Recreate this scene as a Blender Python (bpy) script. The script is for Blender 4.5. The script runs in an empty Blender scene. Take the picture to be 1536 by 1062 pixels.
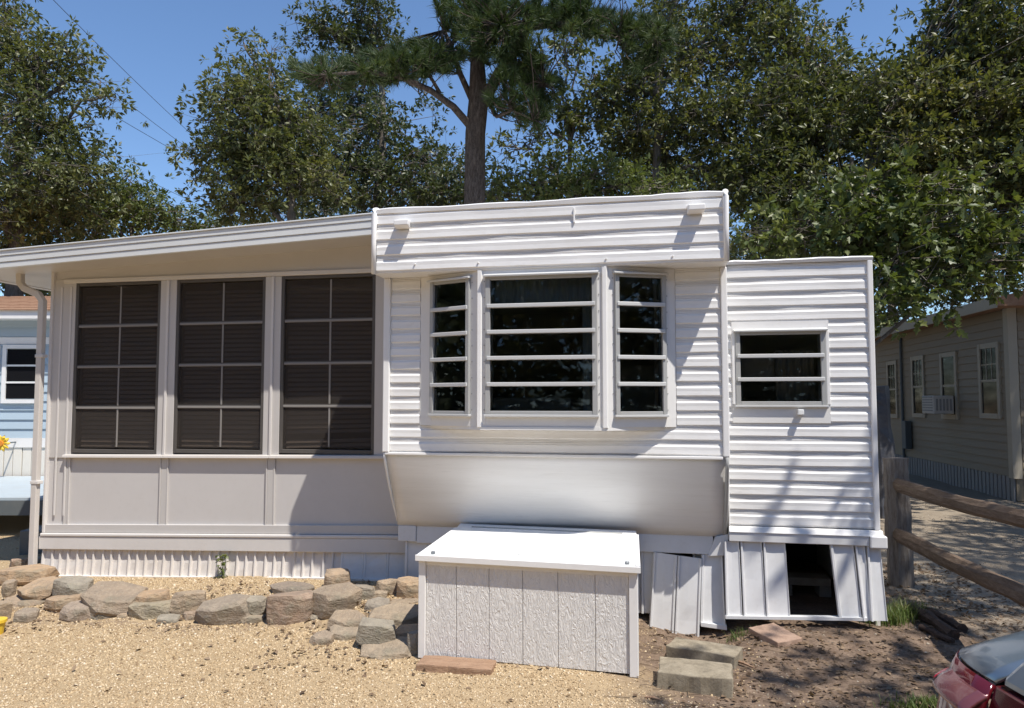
import bpy, bmesh, math, random
import numpy as np
from mathutils import Vector, Matrix

scene = bpy.context.scene
col = scene.collection
R = math.radians

# ---------------------------------------------------------------- camera
FPX, CX, CY, CAMZ = 1130.0, 768.0, 531.0, 1.6
PITCH = math.atan(69.0 / FPX)
cam_d = bpy.data.cameras.new('camera')
cam = bpy.data.objects.new('camera', cam_d)
col.objects.link(cam)
cam.location = (0, 0, CAMZ)
cam.rotation_euler = (math.pi / 2 + PITCH, 0, 0)
cam_d.sensor_fit = 'HORIZONTAL'
cam_d.sensor_width = 36.0
cam_d.lens = 36.0 * FPX / 1536.0
cam_d.clip_end = 2000
scene.camera = cam

# ---------------------------------------------------------------- sky and sun
SUN = Vector((0.252, -0.281, 0.715)).normalized()
SUN_EL = math.asin(SUN.z)
world = bpy.data.worlds.new('World')
scene.world = world
world.use_nodes = True
wn = world.node_tree
bg = wn.nodes['Background']
sky = wn.nodes.new('ShaderNodeTexSky')
sky.sky_type = 'NISHITA'
sky.sun_disc = False
sky.sun_elevation = SUN_EL
sky.sun_rotation = math.atan2(SUN.x, SUN.y)
sky.air_density = 1.0
sky.dust_density = 0.0
sky.ozone_density = 6.5
wn.links.new(sky.outputs[0], bg.inputs[0])
bg.inputs[1].default_value = 0.138
sun_d = bpy.data.lights.new('sun', 'SUN')
sun_d.energy = 4.9
sun_d.angle = R(0.53)
sun_d.color = (1.0, 0.95, 0.87)
sun = bpy.data.objects.new('sun', sun_d)
sun.rotation_euler = SUN.to_track_quat('Z', 'Y').to_euler()
sun.location = SUN * 40
col.objects.link(sun)
vs = scene.view_settings
vs.view_transform = 'Standard'
vs.look = 'None'
vs.exposure = 0.33
vs.gamma = 1.0
vs.use_curve_mapping = False
scene.cycles.max_bounces = 8
scene.cycles.transparent_max_bounces = 12

# ---------------------------------------------------------------- pixel helpers
CP, SP = math.cos(PITCH), math.sin(PITCH)
def ray(px, py):
    a, b = (px - CX) / FPX, (CY - py) / FPX
    return Vector((a, CP - b * SP, SP + b * CP))
def G(px, py, z=0.0):                       # where a pixel's ray meets the level z
    d = ray(px, py)
    t = (z - CAMZ) / d.z
    return Vector((d.x * t, d.y * t, z))
def AT(px, py, y):                          # the same ray at distance y
    d = ray(px, py)
    t = y / d.y
    return Vector((d.x * t, y, CAMZ + d.z * t))
# home frame: u runs along the front to the right, v runs in, away from the viewer
YAW = math.atan2(0.5, 2.459)
Uv = Vector((math.cos(YAW), -math.sin(YAW), 0))
Vv = Vector((math.sin(YAW), math.cos(YAW), 0))
HO = Vector((-1.017, 5.5, 0))
def H(u, v, z):
    return HO + Uv * u + Vv * v + Vector((0, 0, z))
def HP(px, py, v):                          # pixel on the wall plane v -> (u, z)
    d = ray(px, py)
    o = Vector((0, 0, CAMZ)) - HO
    t = (v - o.dot(Vv)) / d.dot(Vv)
    p = o + d * t
    return (p.dot(Uv), p.z)
def UZ(v, *pix):
    return [HP(x, y, v) for x, y in pix]

# ---------------------------------------------------------------- mesh helpers
W = {}
class MB:
    def __init__(self): self.V, self.F = [], []
    def add(self, V, F):
        n = len(self.V)
        self.V += [tuple(v) for v in V]
        self.F += [tuple(i + n for i in f) for f in F]
        return self
    def hexa(self, p):                      # p[0:4] one face, p[4:8] the opposite
        return self.add(p, [(3, 2, 1, 0), (4, 5, 6, 7), (0, 1, 5, 4), (1, 2, 6, 5), (2, 3, 7, 6), (3, 0, 4, 7)])
    def prism(self, poly, ext):
        n = len(poly); ext = Vector(ext)
        a = [Vector(p) for p in poly]
        V = a + [p + ext for p in a]
        F = [tuple(range(n)), tuple(range(2 * n - 1, n - 1, -1))]
        F += [((i + 1) % n, i, n + i, n + (i + 1) % n) for i in range(n)]
        return self.add(V, F)
    def box(self, x0, x1, y0, y1, z0, z1):
        return self.hexa([(x0, y0, z0), (x1, y0, z0), (x1, y1, z0), (x0, y1, z0), (x0, y0, z1), (x1, y0, z1), (x1, y1, z1), (x0, y1, z1)])
    def bbox(self, B, s0, s1, n0, n1, z0, z1):
        o, e, n = B
        P = lambda s, k, z: o + e * s + n * k + Vector((0, 0, z))
        return self.hexa([P(s0, n0, z0), P(s1, n0, z0), P(s1, n1, z0), P(s0, n1, z0), P(s0, n0, z1), P(s1, n0, z1), P(s1, n1, z1), P(s0, n1, z1)])
    def hbox(self, u0, u1, v0, v1, z0, z1):
        return self.hexa([H(u0, v0, z0), H(u1, v0, z0), H(u1, v1, z0), H(u0, v1, z0), H(u0, v0, z1), H(u1, v0, z1), H(u1, v1, z1), H(u0, v1, z1)])
    def hpoly(self, uz, v0, v1):
        return self.prism([H(u, v0, z) for u, z in uz], Vv * (v1 - v0))
    def tube(self, pts, rad, n=8, caps=True):
        pts = [Vector(p) for p in pts]
        if not isinstance(rad, (list, tuple)): rad = [rad] * len(pts)
        V = []; m = len(pts)
        ref = Vector((0.31, 0.2, 0.93))
        for i, p in enumerate(pts):
            d = (pts[min(i + 1, m - 1)] - pts[max(i - 1, 0)]).normalized()
            a = d.cross(ref)
            if a.length < 1e-3: a = d.cross(Vector((1, 0, 0)))
            a.normalize(); b = d.cross(a)
            for k in range(n):
                t = 2 * math.pi * k / n
                V.append(p + (a * math.cos(t) + b * math.sin(t)) * rad[i])
        F = [(i * n + k, i * n + (k + 1) % n, (i + 1) * n + (k + 1) % n, (i + 1) * n + k) for i in range(m - 1) for k in range(n)]
        if caps: F += [tuple(range(n - 1, -1, -1)), tuple(range((m - 1) * n, m * n))]
        return self.add(V, F)
    def build(self, name, mat, parent=None, **k):
        return mk(name, self.V, self.F, mat, parent, **k)

def mk(name, V, F, mat, parent=None, smooth=False, bevel=0.0, fixn=True):
    V = np.array([tuple(v) for v in V], dtype=np.float64)
    c = (V.min(0) + V.max(0)) / 2
    me = bpy.data.meshes.new(name)
    me.from_pydata((V - c).tolist(), [], F)
    if fixn:
        b = bmesh.new(); b.from_mesh(me)
        bmesh.ops.recalc_face_normals(b, faces=b.faces)
        b.to_mesh(me); b.free()
    if smooth: me.polygons.foreach_set('use_smooth', [True] * len(me.polygons))
    me.materials.append(M[mat])
    o = bpy.data.objects.new(name, me)
    col.objects.link(o)
    W[o] = Vector(c)
    o.location = c
    if parent is not None:
        o.parent = parent
        o.location = Vector(c) - W[parent]
    if bevel:
        m = o.modifiers.new('bevel', 'BEVEL'); m.width = bevel; m.segments = 2; m.limit_method = 'ANGLE'; m.angle_limit = R(40)
        m.harden_normals = False
    return o

def mk_np(name, V, F, mat, parent=None, smooth=False):
    """big triangle meshes straight from numpy arrays"""
    V = np.asarray(V, dtype=np.float32); F = np.asarray(F, dtype=np.int32)
    me = bpy.data.meshes.new(name)
    k = F.shape[1]
    me.vertices.add(len(V)); me.vertices.foreach_set('co', V.ravel())
    me.loops.add(F.size); me.loops.foreach_set('vertex_index', F.ravel())
    me.polygons.add(len(F)); me.polygons.foreach_set('loop_start', np.arange(0, F.size, k, dtype=np.int32))
    if smooth: me.polygons.foreach_set('use_smooth', np.ones(len(F), dtype=bool))
    me.update(calc_edges=True); me.validate()
    me.materials.append(M[mat])
    o = bpy.data.objects.new(name, me)
    col.objects.link(o)
    W[o] = Vector((0, 0, 0))
    if parent is not None:
        o.parent = parent
        o.location = -W[parent]
    return o

def thing(name, label, cat, loc=(0, 0, 0), group=None):
    o = bpy.data.objects.new(name, None)
    o.empty_display_size = 0.2
    col.objects.link(o)
    o.location = loc; W[o] = Vector(loc)
    return tag(o, label, cat, group)
def tag(o, label, cat, group=None):
    o['label'] = label; o['category'] = cat
    if group: o['group'] = group
    return o
def kind(o, k):
    o['kind'] = k
    return o

# ---------------------------------------------------------------- materials
M = {}
class NT:
    def __init__(self, name):
        self.m = bpy.data.materials.new(name); M[name] = self.m
        self.m.use_nodes = True
        self.t = self.m.node_tree
        self.bsdf = self.t.nodes['Principled BSDF']
        self.out = self.t.nodes['Material Output']
    def n(self, typ, **k):
        nd = self.t.nodes.new('ShaderNode' + typ)
        for a, b in k.items():
            if isinstance(a, str) and hasattr(nd, a): setattr(nd, a, b)
        return nd
    def l(self, a, b): self.t.links.new(a, b)
    def coord(self, scale=(1, 1, 1), which='Object', rot=(0, 0, 0)):
        c = self.n('TexCoord'); mp = self.n('Mapping')
        mp.inputs['Scale'].default_value = scale
        mp.inputs['Rotation'].default_value = rot
        self.l(c.outputs[which], mp.inputs['Vector'])
        return mp.outputs[0]
    def world_coord(self, scale=(1, 1, 1), rot=(0, 0, 0)):
        c = self.n('NewGeometry'); mp = self.n('Mapping')
        mp.inputs['Scale'].default_value = scale
        mp.inputs['Rotation'].default_value = rot
        self.l(c.outputs['Position'], mp.inputs['Vector'])
        return mp.outputs[0]
    def noise(self, vec, scale, detail=4, rough=0.55):
        nd = self.n('TexNoise'); nd.inputs['Scale'].default_value = scale
        nd.inputs['Detail'].default_value = detail; nd.inputs['Roughness'].default_value = rough
        if vec is not None: self.l(vec, nd.inputs['Vector'])
        return nd.outputs['Fac']
    def ramp(self, fac, stops, interp='LINEAR'):
        nd = self.n('ValToRGB'); cr = nd.color_ramp; cr.interpolation = interp
        while len(cr.elements) < len(stops): cr.elements.new(0.5)
        for e, (p, c) in zip(cr.elements, stops):
            e.position = p
            e.color = (c, c, c, 1) if isinstance(c, (int, float)) else (*c, 1)
        self.l(fac, nd.inputs[0])
        return nd.outputs[0]
    def mix(self, fac, a, b, blend='MIX'):
        nd = self.n('Mix'); nd.data_type = 'RGBA'; nd.blend_type = blend
        for s, v in ((nd.inputs[0], fac), (nd.inputs[6], a), (nd.inputs[7], b)):
            if isinstance(v, (int, float)): s.default_value = v
            elif isinstance(v, tuple): s.default_value = (*v, 1)
            else: self.l(v, s)
        return nd.outputs[2]
    def math(self, op, a, b=0.0):
        nd = self.n('Math'); nd.operation = op
        for s, v in ((nd.inputs[0], a), (nd.inputs[1], b)):
            if isinstance(v, (int, float)): s.default_value = v
            else: self.l(v, s)
        return nd.outputs[0]
    def bump(self, h, strength=0.3, dist=0.01):
        nd = self.n('Bump'); nd.inputs['Strength'].default_value = strength; nd.inputs['Distance'].default_value = dist
        self.l(h, nd.inputs['Height']); self.l(nd.outputs[0], self.bsdf.inputs['Normal'])
    def set(self, **k):
        names = {'color': 'Base Color', 'rough': 'Roughness', 'metal': 'Metallic', 'spec': 'Specular IOR Level', 'coat': 'Coat Weight'}
        for a, v in k.items():
            s = self.bsdf.inputs[names.get(a, a)]
            if isinstance(v, tuple): s.default_value = (*v, 1)
            elif isinstance(v, (int, float)): s.default_value = v
            else: self.l(v, s)
        return self

def paint(name, c, rough=0.45, dirt=0.12, dirtc=(0.30, 0.26, 0.21), wave=0.15, wscale=3.0, stretch=(1, 1, 1), spec=0.4):
    t = NT(name)
    w = t.world_coord(stretch)
    n1 = t.noise(w, 2.2, 6, 0.65); n2 = t.noise(w, 23, 4, 0.6)
    f = t.math('MULTIPLY', t.ramp(n1, [(0.42, 0.0), (0.75, 1.0)]), dirt)
    f2 = t.math('MULTIPLY', t.ramp(n2, [(0.55, 0.0), (0.8, 1.0)]), dirt * 0.7)
    c1 = t.mix(f, c, dirtc); c2 = t.mix(f2, c1, dirtc)
    t.set(color=c2, rough=t.math('ADD', t.math('MULTIPLY', n1, 0.2), rough - 0.1), spec=spec)
    t.bump(t.noise(w, wscale, 2, 0.5), wave, 0.02)
    return t
paint('white_siding', (0.81, 0.80, 0.785), 0.36, 0.2, wave=0.07, stretch=(0.6, 0.6, 2.0))
paint('white_trim', (0.80, 0.785, 0.765), 0.45, 0.12, wave=0.08)
paint('bay_paint', (0.76, 0.745, 0.72), 0.42, 0.10, wave=0.06)
paint('belly_metal', (0.80, 0.79, 0.77), 0.30, 0.16, wave=0.22, wscale=2.5, stretch=(0.25, 0.25, 3.0), spec=0.5)
paint('porch_paint', (0.55, 0.525, 0.50), 0.5, 0.10, wave=0.06)
paint('porch_panel', (0.575, 0.55, 0.53), 0.55, 0.10, wave=0.05)
paint('porch_trim', (0.66, 0.63, 0.60), 0.45, 0.12, wave=0.05)
paint('fascia_paint', (0.66, 0.67, 0.66), 0.45, 0.12, wave=0.05)
paint('skirt_metal', (0.70, 0.70, 0.70), 0.42, 0.22, wave=0.2, wscale=4, dirtc=(0.36, 0.31, 0.24))
paint('skirt_cream', (0.68, 0.64, 0.60), 0.5, 0.2, wave=0.1, dirtc=(0.38, 0.30, 0.2))
paint('alu_frame', (0.38, 0.38, 0.37), 0.4, 0.2, wave=0.03)
paint('alu_rail', (0.56, 0.56, 0.55), 0.38, 0.15, wave=0.03)
paint('bronze_frame', (0.085, 0.078, 0.072), 0.5, 0.1, wave=0.03)
paint('gutter_paint', (0.60, 0.56, 0.52), 0.45, 0.15, wave=0.05)
paint('lid_paint', (0.82, 0.82, 0.80), 0.45, 0.06, wave=0.15, wscale=2)
paint('wall_inside', (0.52, 0.48, 0.42), 0.7, 0.1)
paint('roofing', (0.45, 0.45, 0.44), 0.7, 0.2)
paint('blue_siding', (0.40, 0.49, 0.56), 0.5, 0.08)
paint('ivory_skirt', (0.74, 0.70, 0.63), 0.5, 0.08)
paint('deck_paint', (0.42, 0.48, 0.52), 0.6, 0.2)
paint('step_paint', (0.10, 0.12, 0.13), 0.6, 0.2)
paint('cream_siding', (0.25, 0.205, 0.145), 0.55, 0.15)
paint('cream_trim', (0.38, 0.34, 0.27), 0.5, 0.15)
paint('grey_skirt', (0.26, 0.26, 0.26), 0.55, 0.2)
paint('ac_plastic', (0.55, 0.53, 0.50), 0.5, 0.2)
paint('crawl_dark', (0.02, 0.02, 0.02), 0.5, 0.1)  # near-black colour standing in for the darkness of the crawl space
paint('yellow_paint', (0.75, 0.50, 0.04), 0.45, 0.1)
paint('orange_paint', (0.70, 0.25, 0.03), 0.5, 0.1)
paint('tarp', (0.05, 0.055, 0.07), 0.5, 0.3, wave=0.6, wscale=9)
paint('cable', (0.03, 0.03, 0.035), 0.6, 0.0)
paint('bolt_steel', (0.22, 0.24, 0.26), 0.35, 0.4)
paint('curtain_cloth', (0.42, 0.50, 0.55), 0.85, 0.1)
paint('curtain_beige', (0.52, 0.46, 0.38), 0.85, 0.1)
paint('blind_slat', (0.50, 0.44, 0.40), 0.55, 0.15)
M['bolt_steel'].node_tree.nodes['Principled BSDF'].inputs['Metallic'].default_value = 0.8

def glassmat(name, tint, spec_rough, extra=0.0):
    t = NT(name)
    fr = t.n('Fresnel'); fr.inputs['IOR'].default_value = 1.47
    tr = t.n('BsdfTransparent'); tr.inputs[0].default_value = (*tint, 1)
    gl = t.n('BsdfGlossy'); gl.inputs['Roughness'].default_value = spec_rough
    gl.inputs[0].default_value = (0.95, 0.97, 1, 1)
    mx = t.n('MixShader')
    t.l(t.math('ADD', fr.outputs[0], extra), mx.inputs[0]); t.l(tr.outputs[0], mx.inputs[1]); t.l(gl.outputs[0], mx.inputs[2])
    t.l(mx.outputs[0], t.out.inputs[0])
glassmat('window_glass', (0.62, 0.63, 0.62), 0.015, 0.0)
paint('muntin_grey', (0.24, 0.225, 0.21), 0.45, 0.1, wave=0.03)
t = NT('insect_screen')
tr = t.n('BsdfTransparent'); tr.inputs[0].default_value = (0.80, 0.77, 0.74, 1)
df = t.n('BsdfDiffuse'); df.inputs[0].default_value = (0.085, 0.075, 0.068, 1)
mx = t.n('MixShader'); mx.inputs[0].default_value = 0.36
t.l(tr.outputs[0], mx.inputs[1]); t.l(df.outputs[0], mx.inputs[2]); t.l(mx.outputs[0], t.out.inputs[0])

t = NT('textured_plywood')            # rough-sawn sheet siding on the storage box
def grain(seedrot, sc):
    v = t.world_coord(sc)
    wv = t.n('TexNoise'); wv.inputs['Scale'].default_value = 19; wv.inputs['Detail'].default_value = 5; wv.inputs['Distortion'].default_value = 1.6
    t.l(v, wv.inputs['Vector']); return wv.outputs['Fac']
g1 = grain(0, (1.6, 1.6, 0.55)); g2 = t.noise(t.world_coord((4, 4, 0.9)), 30, 4, 0.6)
hh = t.math('ADD', t.ramp(g1, [(0.35, 0.0), (0.5, 1.0), (0.62, 0.25), (0.72, 0.9)]), t.math('MULTIPLY', g2, 0.8))
cc = t.mix(t.math('MULTIPLY', t.ramp(g2, [(0.5, 0.0), (0.75, 1.0)]), 0.25), (0.74, 0.72, 0.69), (0.5, 0.47, 0.43))
t.set(color=cc, rough=0.6); t.bump(hh, 0.7, 0.004)

t = NT('stone')
oi = t.n('ObjectInfo')
w = t.coord((1, 1, 1))
base = t.ramp(oi.outputs['Random'], [(0.0, (0.27, 0.215, 0.17)), (0.2, (0.42, 0.31, 0.20)), (0.38, (0.27, 0.25, 0.215)), (0.55, (0.50, 0.33, 0.19)), (0.72, (0.33, 0.30, 0.24)), (0.88, (0.40, 0.27, 0.19)), (1.0, (0.36, 0.32, 0.22))])
n1 = t.noise(t.coord((1, 1, 2.5)), 9, 8, 0.65); n2 = t.noise(w, 45, 5, 0.7)
c1 = t.mix(t.ramp(n1, [(0.38, 0.0), (0.8, 0.9)]), base, (0.17, 0.14, 0.11))
c2 = t.mix(t.math('MULTIPLY', t.ramp(n2, [(0.5, 0.0), (0.75, 1.0)]), 0.6), c1, (0.46, 0.39, 0.29))
n3 = t.noise(w, 4, 4, 0.6)
c3 = t.mix(t.math('MULTIPLY', t.ramp(n3, [(0.55, 0.0), (0.7, 1.0)]), 0.35), c2, (0.17, 0.18, 0.12))
t.set(color=c3, rough=0.85); t.bump(t.math('ADD', n1, t.math('MULTIPLY', n2, 0.4)), 0.95, 0.035)

def rocky(name, stops, rough=0.9, sc=14, bump=0.5):
    t = NT(name); w = t.world_coord()
    n1 = t.noise(w, sc, 8, 0.65); n2 = t.noise(w, sc * 6, 4, 0.7)
    t.set(color=t.mix(0.35, t.ramp(n1, stops), t.ramp(n2, stops)), rough=rough)
    t.bump(t.math('ADD', n1, t.math('MULTIPLY', n2, 0.5)), bump, 0.008)
rocky('concrete', [(0.3, (0.13, 0.105, 0.07)), (0.5, (0.25, 0.21, 0.15)), (0.7, (0.36, 0.31, 0.23))])
rocky('brick_red', [(0.3, (0.20, 0.105, 0.065)), (0.55, (0.33, 0.19, 0.12)), (0.75, (0.42, 0.28, 0.19))])
rocky('paver_pink', [(0.3, (0.16, 0.10, 0.075)), (0.5, (0.33, 0.22, 0.16)), (0.75, (0.40, 0.28, 0.21))])
rocky('grey_block', [(0.3, (0.20, 0.19, 0.18)), (0.7, (0.34, 0.33, 0.31))])
def woody(name, stops, stretch, sc=6, bump=0.6, rough=0.85):
    t = NT(name); w = t.coord(stretch)
    n1 = t.noise(w, sc, 8, 0.7); n2 = t.noise(w, sc * 5, 4, 0.6)
    t.set(color=t.mix(0.3, t.ramp(n1, stops), t.ramp(n2, stops)), rough=rough, spec=0.2)
    t.bump(t.math('ADD', n1, t.math('MULTIPLY', n2, 0.4)), bump, 0.02 if bump < 0.9 else 0.06)
woody('weathered_wood', [(0.3, (0.075, 0.06, 0.05)), (0.5, (0.19, 0.16, 0.135)), (0.72, (0.30, 0.27, 0.235))], (9, 9, 0.8))
woody('rail_wood', [(0.3, (0.06, 0.042, 0.03)), (0.5, (0.15, 0.105, 0.075)), (0.72, (0.26, 0.2, 0.15))], (9, 0.8, 9))
woody('rotten_wood', [(0.3, (0.03, 0.022, 0.018)), (0.55, (0.09, 0.06, 0.045)), (0.75, (0.20, 0.13, 0.10))], (4, 2, 9))
woody('plank', [(0.3, (0.22, 0.13, 0.08)), (0.55, (0.36, 0.23, 0.15)), (0.75, (0.46, 0.33, 0.23))], (1, 8, 8))
woody('bark_oak', [(0.3, (0.07, 0.06, 0.05)), (0.55, (0.18, 0.155, 0.13)), (0.75, (0.30, 0.27, 0.235))], (6, 6, 1.2), 5)
woody('bark_pine', [(0.34, (0.04, 0.03, 0.024)), (0.5, (0.13, 0.10, 0.082)), (0.68, (0.25, 0.20, 0.17))], (5, 5, 1.6), 6, 1.0)
woody('twig_wood', [(0.3, (0.10, 0.07, 0.045)), (0.7, (0.28, 0.21, 0.15))], (8, 8, 8))
woody('shingle_brown', [(0.3, (0.22, 0.12, 0.075)), (0.55, (0.33, 0.2, 0.13)), (0.75, (0.42, 0.28, 0.19))], (1, 1, 1), 7, 0.3)

def leafmat(name, stops, transl=0.35, rough=0.5, spec=0.35):
    t = NT(name)
    g = t.n('NewGeometry')
    n1 = t.noise(t.world_coord(), 0.55, 3, 0.6)
    f = t.math('ADD', t.math('MULTIPLY', g.outputs['Random Per Island'], 0.55), t.math('MULTIPLY', t.ramp(n1, [(0.3, 0.0), (0.7, 1.0)]), 0.45))
    c = t.ramp(f, stops)
    t.set(color=c, rough=rough, spec=spec)
    tl = t.n('BsdfTranslucent')
    c2 = t.mix(1.0, c, (1.1, 1.15, 0.45), 'MULTIPLY')
    t.l(c2, tl.inputs[0])
    mx = t.n('MixShader'); mx.inputs[0].default_value = transl
    t.l(t.bsdf.outputs[0], mx.inputs[1]); t.l(tl.outputs[0], mx.inputs[2]); t.l(mx.outputs[0], t.out.inputs[0])
leafmat('leaf_oak', [(0.0, (0.050, 0.062, 0.026)), (0.4, (0.105, 0.122, 0.046)), (0.72, (0.165, 0.172, 0.064)), (0.94, (0.23, 0.21, 0.080)), (1.0, (0.25, 0.19, 0.08))], 0.3, 0.42, 0.42)
leafmat('leaf_dark', [(0.0, (0.034, 0.048, 0.022)), (0.5, (0.068, 0.086, 0.036)), (1.0, (0.135, 0.145, 0.058))], 0.3, 0.42, 0.42)
leafmat('leaf_bright', [(0.0, (0.055, 0.080, 0.026)), (0.5, (0.115, 0.145, 0.045)), (1.0, (0.20, 0.21, 0.075))], 0.3, 0.42, 0.42)
leafmat('needle', [(0.0, (0.025, 0.045, 0.018)), (0.5, (0.05, 0.078, 0.024)), (1.0, (0.115, 0.13, 0.038))], 0.2, 0.5, 0.3)
leafmat('grass', [(0.0, (0.05, 0.09, 0.02)), (0.6, (0.11, 0.16, 0.04)), (1.0, (0.25, 0.23, 0.10))], 0.3)
leafmat('dead_leaf', [(0.0, (0.07, 0.045, 0.03)), (0.5, (0.17, 0.115, 0.075)), (0.9, (0.30, 0.22, 0.15)), (1.0, (0.45, 0.37, 0.27))], 0.1, 0.8, 0.1)

def pebmat(name, stops):
    t = NT(name); g = t.n('NewGeometry')
    t.set(color=t.ramp(g.outputs['Random Per Island'], stops), rough=0.75, spec=0.3)
pebmat('pebble_tan', [(0.0, (0.20, 0.13, 0.07)), (0.15, (0.36, 0.255, 0.145)), (0.5, (0.48, 0.355, 0.21)), (0.85, (0.56, 0.435, 0.275)), (1.0, (0.66, 0.56, 0.42))])
pebmat('pebble_grey', [(0.0, (0.09, 0.07, 0.052)), (0.5, (0.22, 0.175, 0.13)), (0.9, (0.34, 0.285, 0.22)), (1.0, (0.52, 0.47, 0.40))])

# ground: tan pea gravel on the left, trodden soil and leaf litter by the storage box and to the right, paler drive beyond
t = NT('ground_soil')
w = t.world_coord()
sep = t.n('SeparateXYZ'); t.l(w, sep.inputs[0])
nb = t.noise(w, 1.1, 5, 0.6); nf = t.noise(w, 60, 5, 0.7); nm = t.noise(w, 5.5, 9, 0.72); nv = t.noise(w, 170, 3, 0.7)
gravel = t.mix(0.5, t.ramp(nf, [(0.25, (0.16, 0.10, 0.055)), (0.5, (0.38, 0.275, 0.16)), (0.75, (0.54, 0.42, 0.27))]), t.ramp(nv, [(0.3, (0.20, 0.135, 0.075)), (0.5, (0.42, 0.315, 0.19)), (0.7, (0.56, 0.45, 0.30))]))
dirt = t.mix(0.5, t.ramp(nm, [(0.3, (0.06, 0.04, 0.03)), (0.48, (0.16, 0.11, 0.08)), (0.68, (0.34, 0.25, 0.18))]), t.ramp(nf, [(0.3, (0.075, 0.052, 0.038)), (0.55, (0.20, 0.145, 0.105)), (0.75, (0.38, 0.30, 0.22))]))
drive = t.mix(0.5, t.ramp(nm, [(0.3, (0.17, 0.13, 0.095)), (0.55, (0.30, 0.245, 0.185)), (0.75, (0.38, 0.33, 0.26))]), t.ramp(nv, [(0.3, (0.14, 0.11, 0.08)), (0.7, (0.42, 0.36, 0.28))]))
xs = t.math('ADD', sep.outputs[0], t.math('MULTIPLY', t.math('SUBTRACT', nb, 0.5), 1.3))
ys = t.math('ADD', sep.outputs[1], t.math('MULTIPLY', t.math('SUBTRACT', nb, 0.5), 1.6))
f_dirt = t.ramp(t.math('ADD', t.math('MULTIPLY', xs, 0.5), t.math('MULTIPLY', t.math('SUBTRACT', nm, 0.5), 0.35)), [(0.22, 0.0), (0.46, 1.0)])
f_drive = t.math('MULTIPLY', t.ramp(t.math('MULTIPLY', xs, 0.2), [(0.54, 0.0), (0.66, 1.0)]), t.ramp(t.math('MULTIPLY', ys, 0.1), [(0.42, 0.35), (0.60, 1.0)]))
f_bor = t.math('MULTIPLY', t.ramp(t.math('ABSOLUTE', t.math('SUBTRACT', ys, 5.6)), [(0.12, 1.0), (0.42, 0.0)]), t.ramp(nm, [(0.45, 0.0), (0.6, 1.0)]))
f_all = t.math('MAXIMUM', f_dirt, f_bor)
t.set(color=t.mix(f_drive, t.mix(f_all, gravel, dirt), drive), rough=0.92, spec=0.15)
t.bump(t.math('ADD', nf, t.math('MULTIPLY', nm, 0.8)), 0.8, 0.012)

def carpaint(name, c, metal=0.6, rough=0.28):
    t = NT(name); t.set(color=c, metal=metal, rough=rough, coat=0.6)
carpaint('car_paint', (0.20, 0.25, 0.30))
carpaint('car_black', (0.012, 0.012, 0.014), 0.0, 0.35)
carpaint('car_tyre', (0.02, 0.02, 0.02), 0.0, 0.8)
M['car_tyre'].node_tree.nodes['Principled BSDF'].inputs['Coat Weight'].default_value = 0
carpaint('car_rim', (0.5, 0.5, 0.52), 0.9, 0.3)
carpaint('car_glass', (0.02, 0.025, 0.03), 0.0, 0.04)
carpaint('lens_red', (0.085, 0.006, 0.010), 0.0, 0.10)
carpaint('far_glass', (0.012, 0.012, 0.014), 0.0, 0.08)
M['far_glass'].node_tree.nodes['Principled BSDF'].inputs['Coat Weight'].default_value = 0
M['far_glass'].node_tree.nodes['Principled BSDF'].inputs['Specular IOR Level'].default_value = 0.2
carpaint('lens_bright', (0.34, 0.012, 0.02), 0.0, 0.2)
carpaint('lens_pink', (0.16, 0.05, 0.055), 0.2, 0.2)
# ================================================================ ground
rs = np.random.default_rng(11)
def smooth(a, b, x):
    t = np.clip((x - a) / (b - a), 0, 1); return t * t * (3 - 2 * t)
_fx = rs.uniform(0.6, 5, 14); _fy = rs.uniform(0.6, 5, 14); _ph = rs.uniform(0, 6.28, 14)
def gz(x, y):                                # height of the ground
    x = np.asarray(x, dtype=float); y = np.asarray(y, dtype=float)
    u = (x - HO.x) * Uv.x + (y - HO.y) * Uv.y
    yr = 5.48 + 0.12 * np.clip(u, -3.5, 0.5)*0 - 0.25 * smooth(-1.0, 0.2, u)
    dip = 0.15 * np.exp(-(((x - 1.25) / 0.42) ** 2 + ((y - 5.38) / 0.30) ** 2))
    up = smooth(0.0, 0.35, y - yr) * (1 - smooth(0.15, 0.7, x)) * (0.035 + 0.10 * smooth(-3.6, -0.2, u)) * smooth(-6.5, -4.2, x)
    wob = sum(np.sin(a * x + b * y + c) for a, b, c in zip(_fx, _fy, _ph)) * 0.0035
    near = 1 - smooth(14, 40, np.hypot(x, y))
    wing = 0.045 * smooth(1.35, 1.75, x) * (1 - smooth(3.0, 3.8, x)) * smooth(4.75, 5.15, y) * (1 - smooth(7, 8, y))
    return up + wob * near - dip + wing
gx = np.concatenate([[-700, -300, -120, -60, -35, -22], np.linspace(-15, -6, 20), np.linspace(-5.6, 6.5, 140), np.linspace(7, 18, 20), [25, 38, 60, 120, 300, 700]])
gy = np.concatenate([[-600, -200, -60, -20, -8, -2, 0.5], np.linspace(1.2, 8.5, 90), np.linspace(9, 26, 24), [34, 50, 90, 200, 500, 900]])
X, Y = np.meshgrid(gx, gy, indexing='ij')
nx, ny = X.shape
V = np.stack([X.ravel(), Y.ravel(), gz(X, Y).ravel()], 1)
ii = (np.arange(nx - 1)[:, None] * ny + np.arange(ny - 1)[None]).ravel()
ground = mk_np('ground', V, np.stack([ii, ii + ny, ii + ny + 1, ii + 1], 1), 'ground_soil', smooth=True)
kind(ground, 'structure')

def GG(px, py):                              # pixel -> point on the uneven ground
    p = G(px, py)
    for _ in range(4): p = G(px, py, float(gz(p.x, p.y)))
    return p

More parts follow.
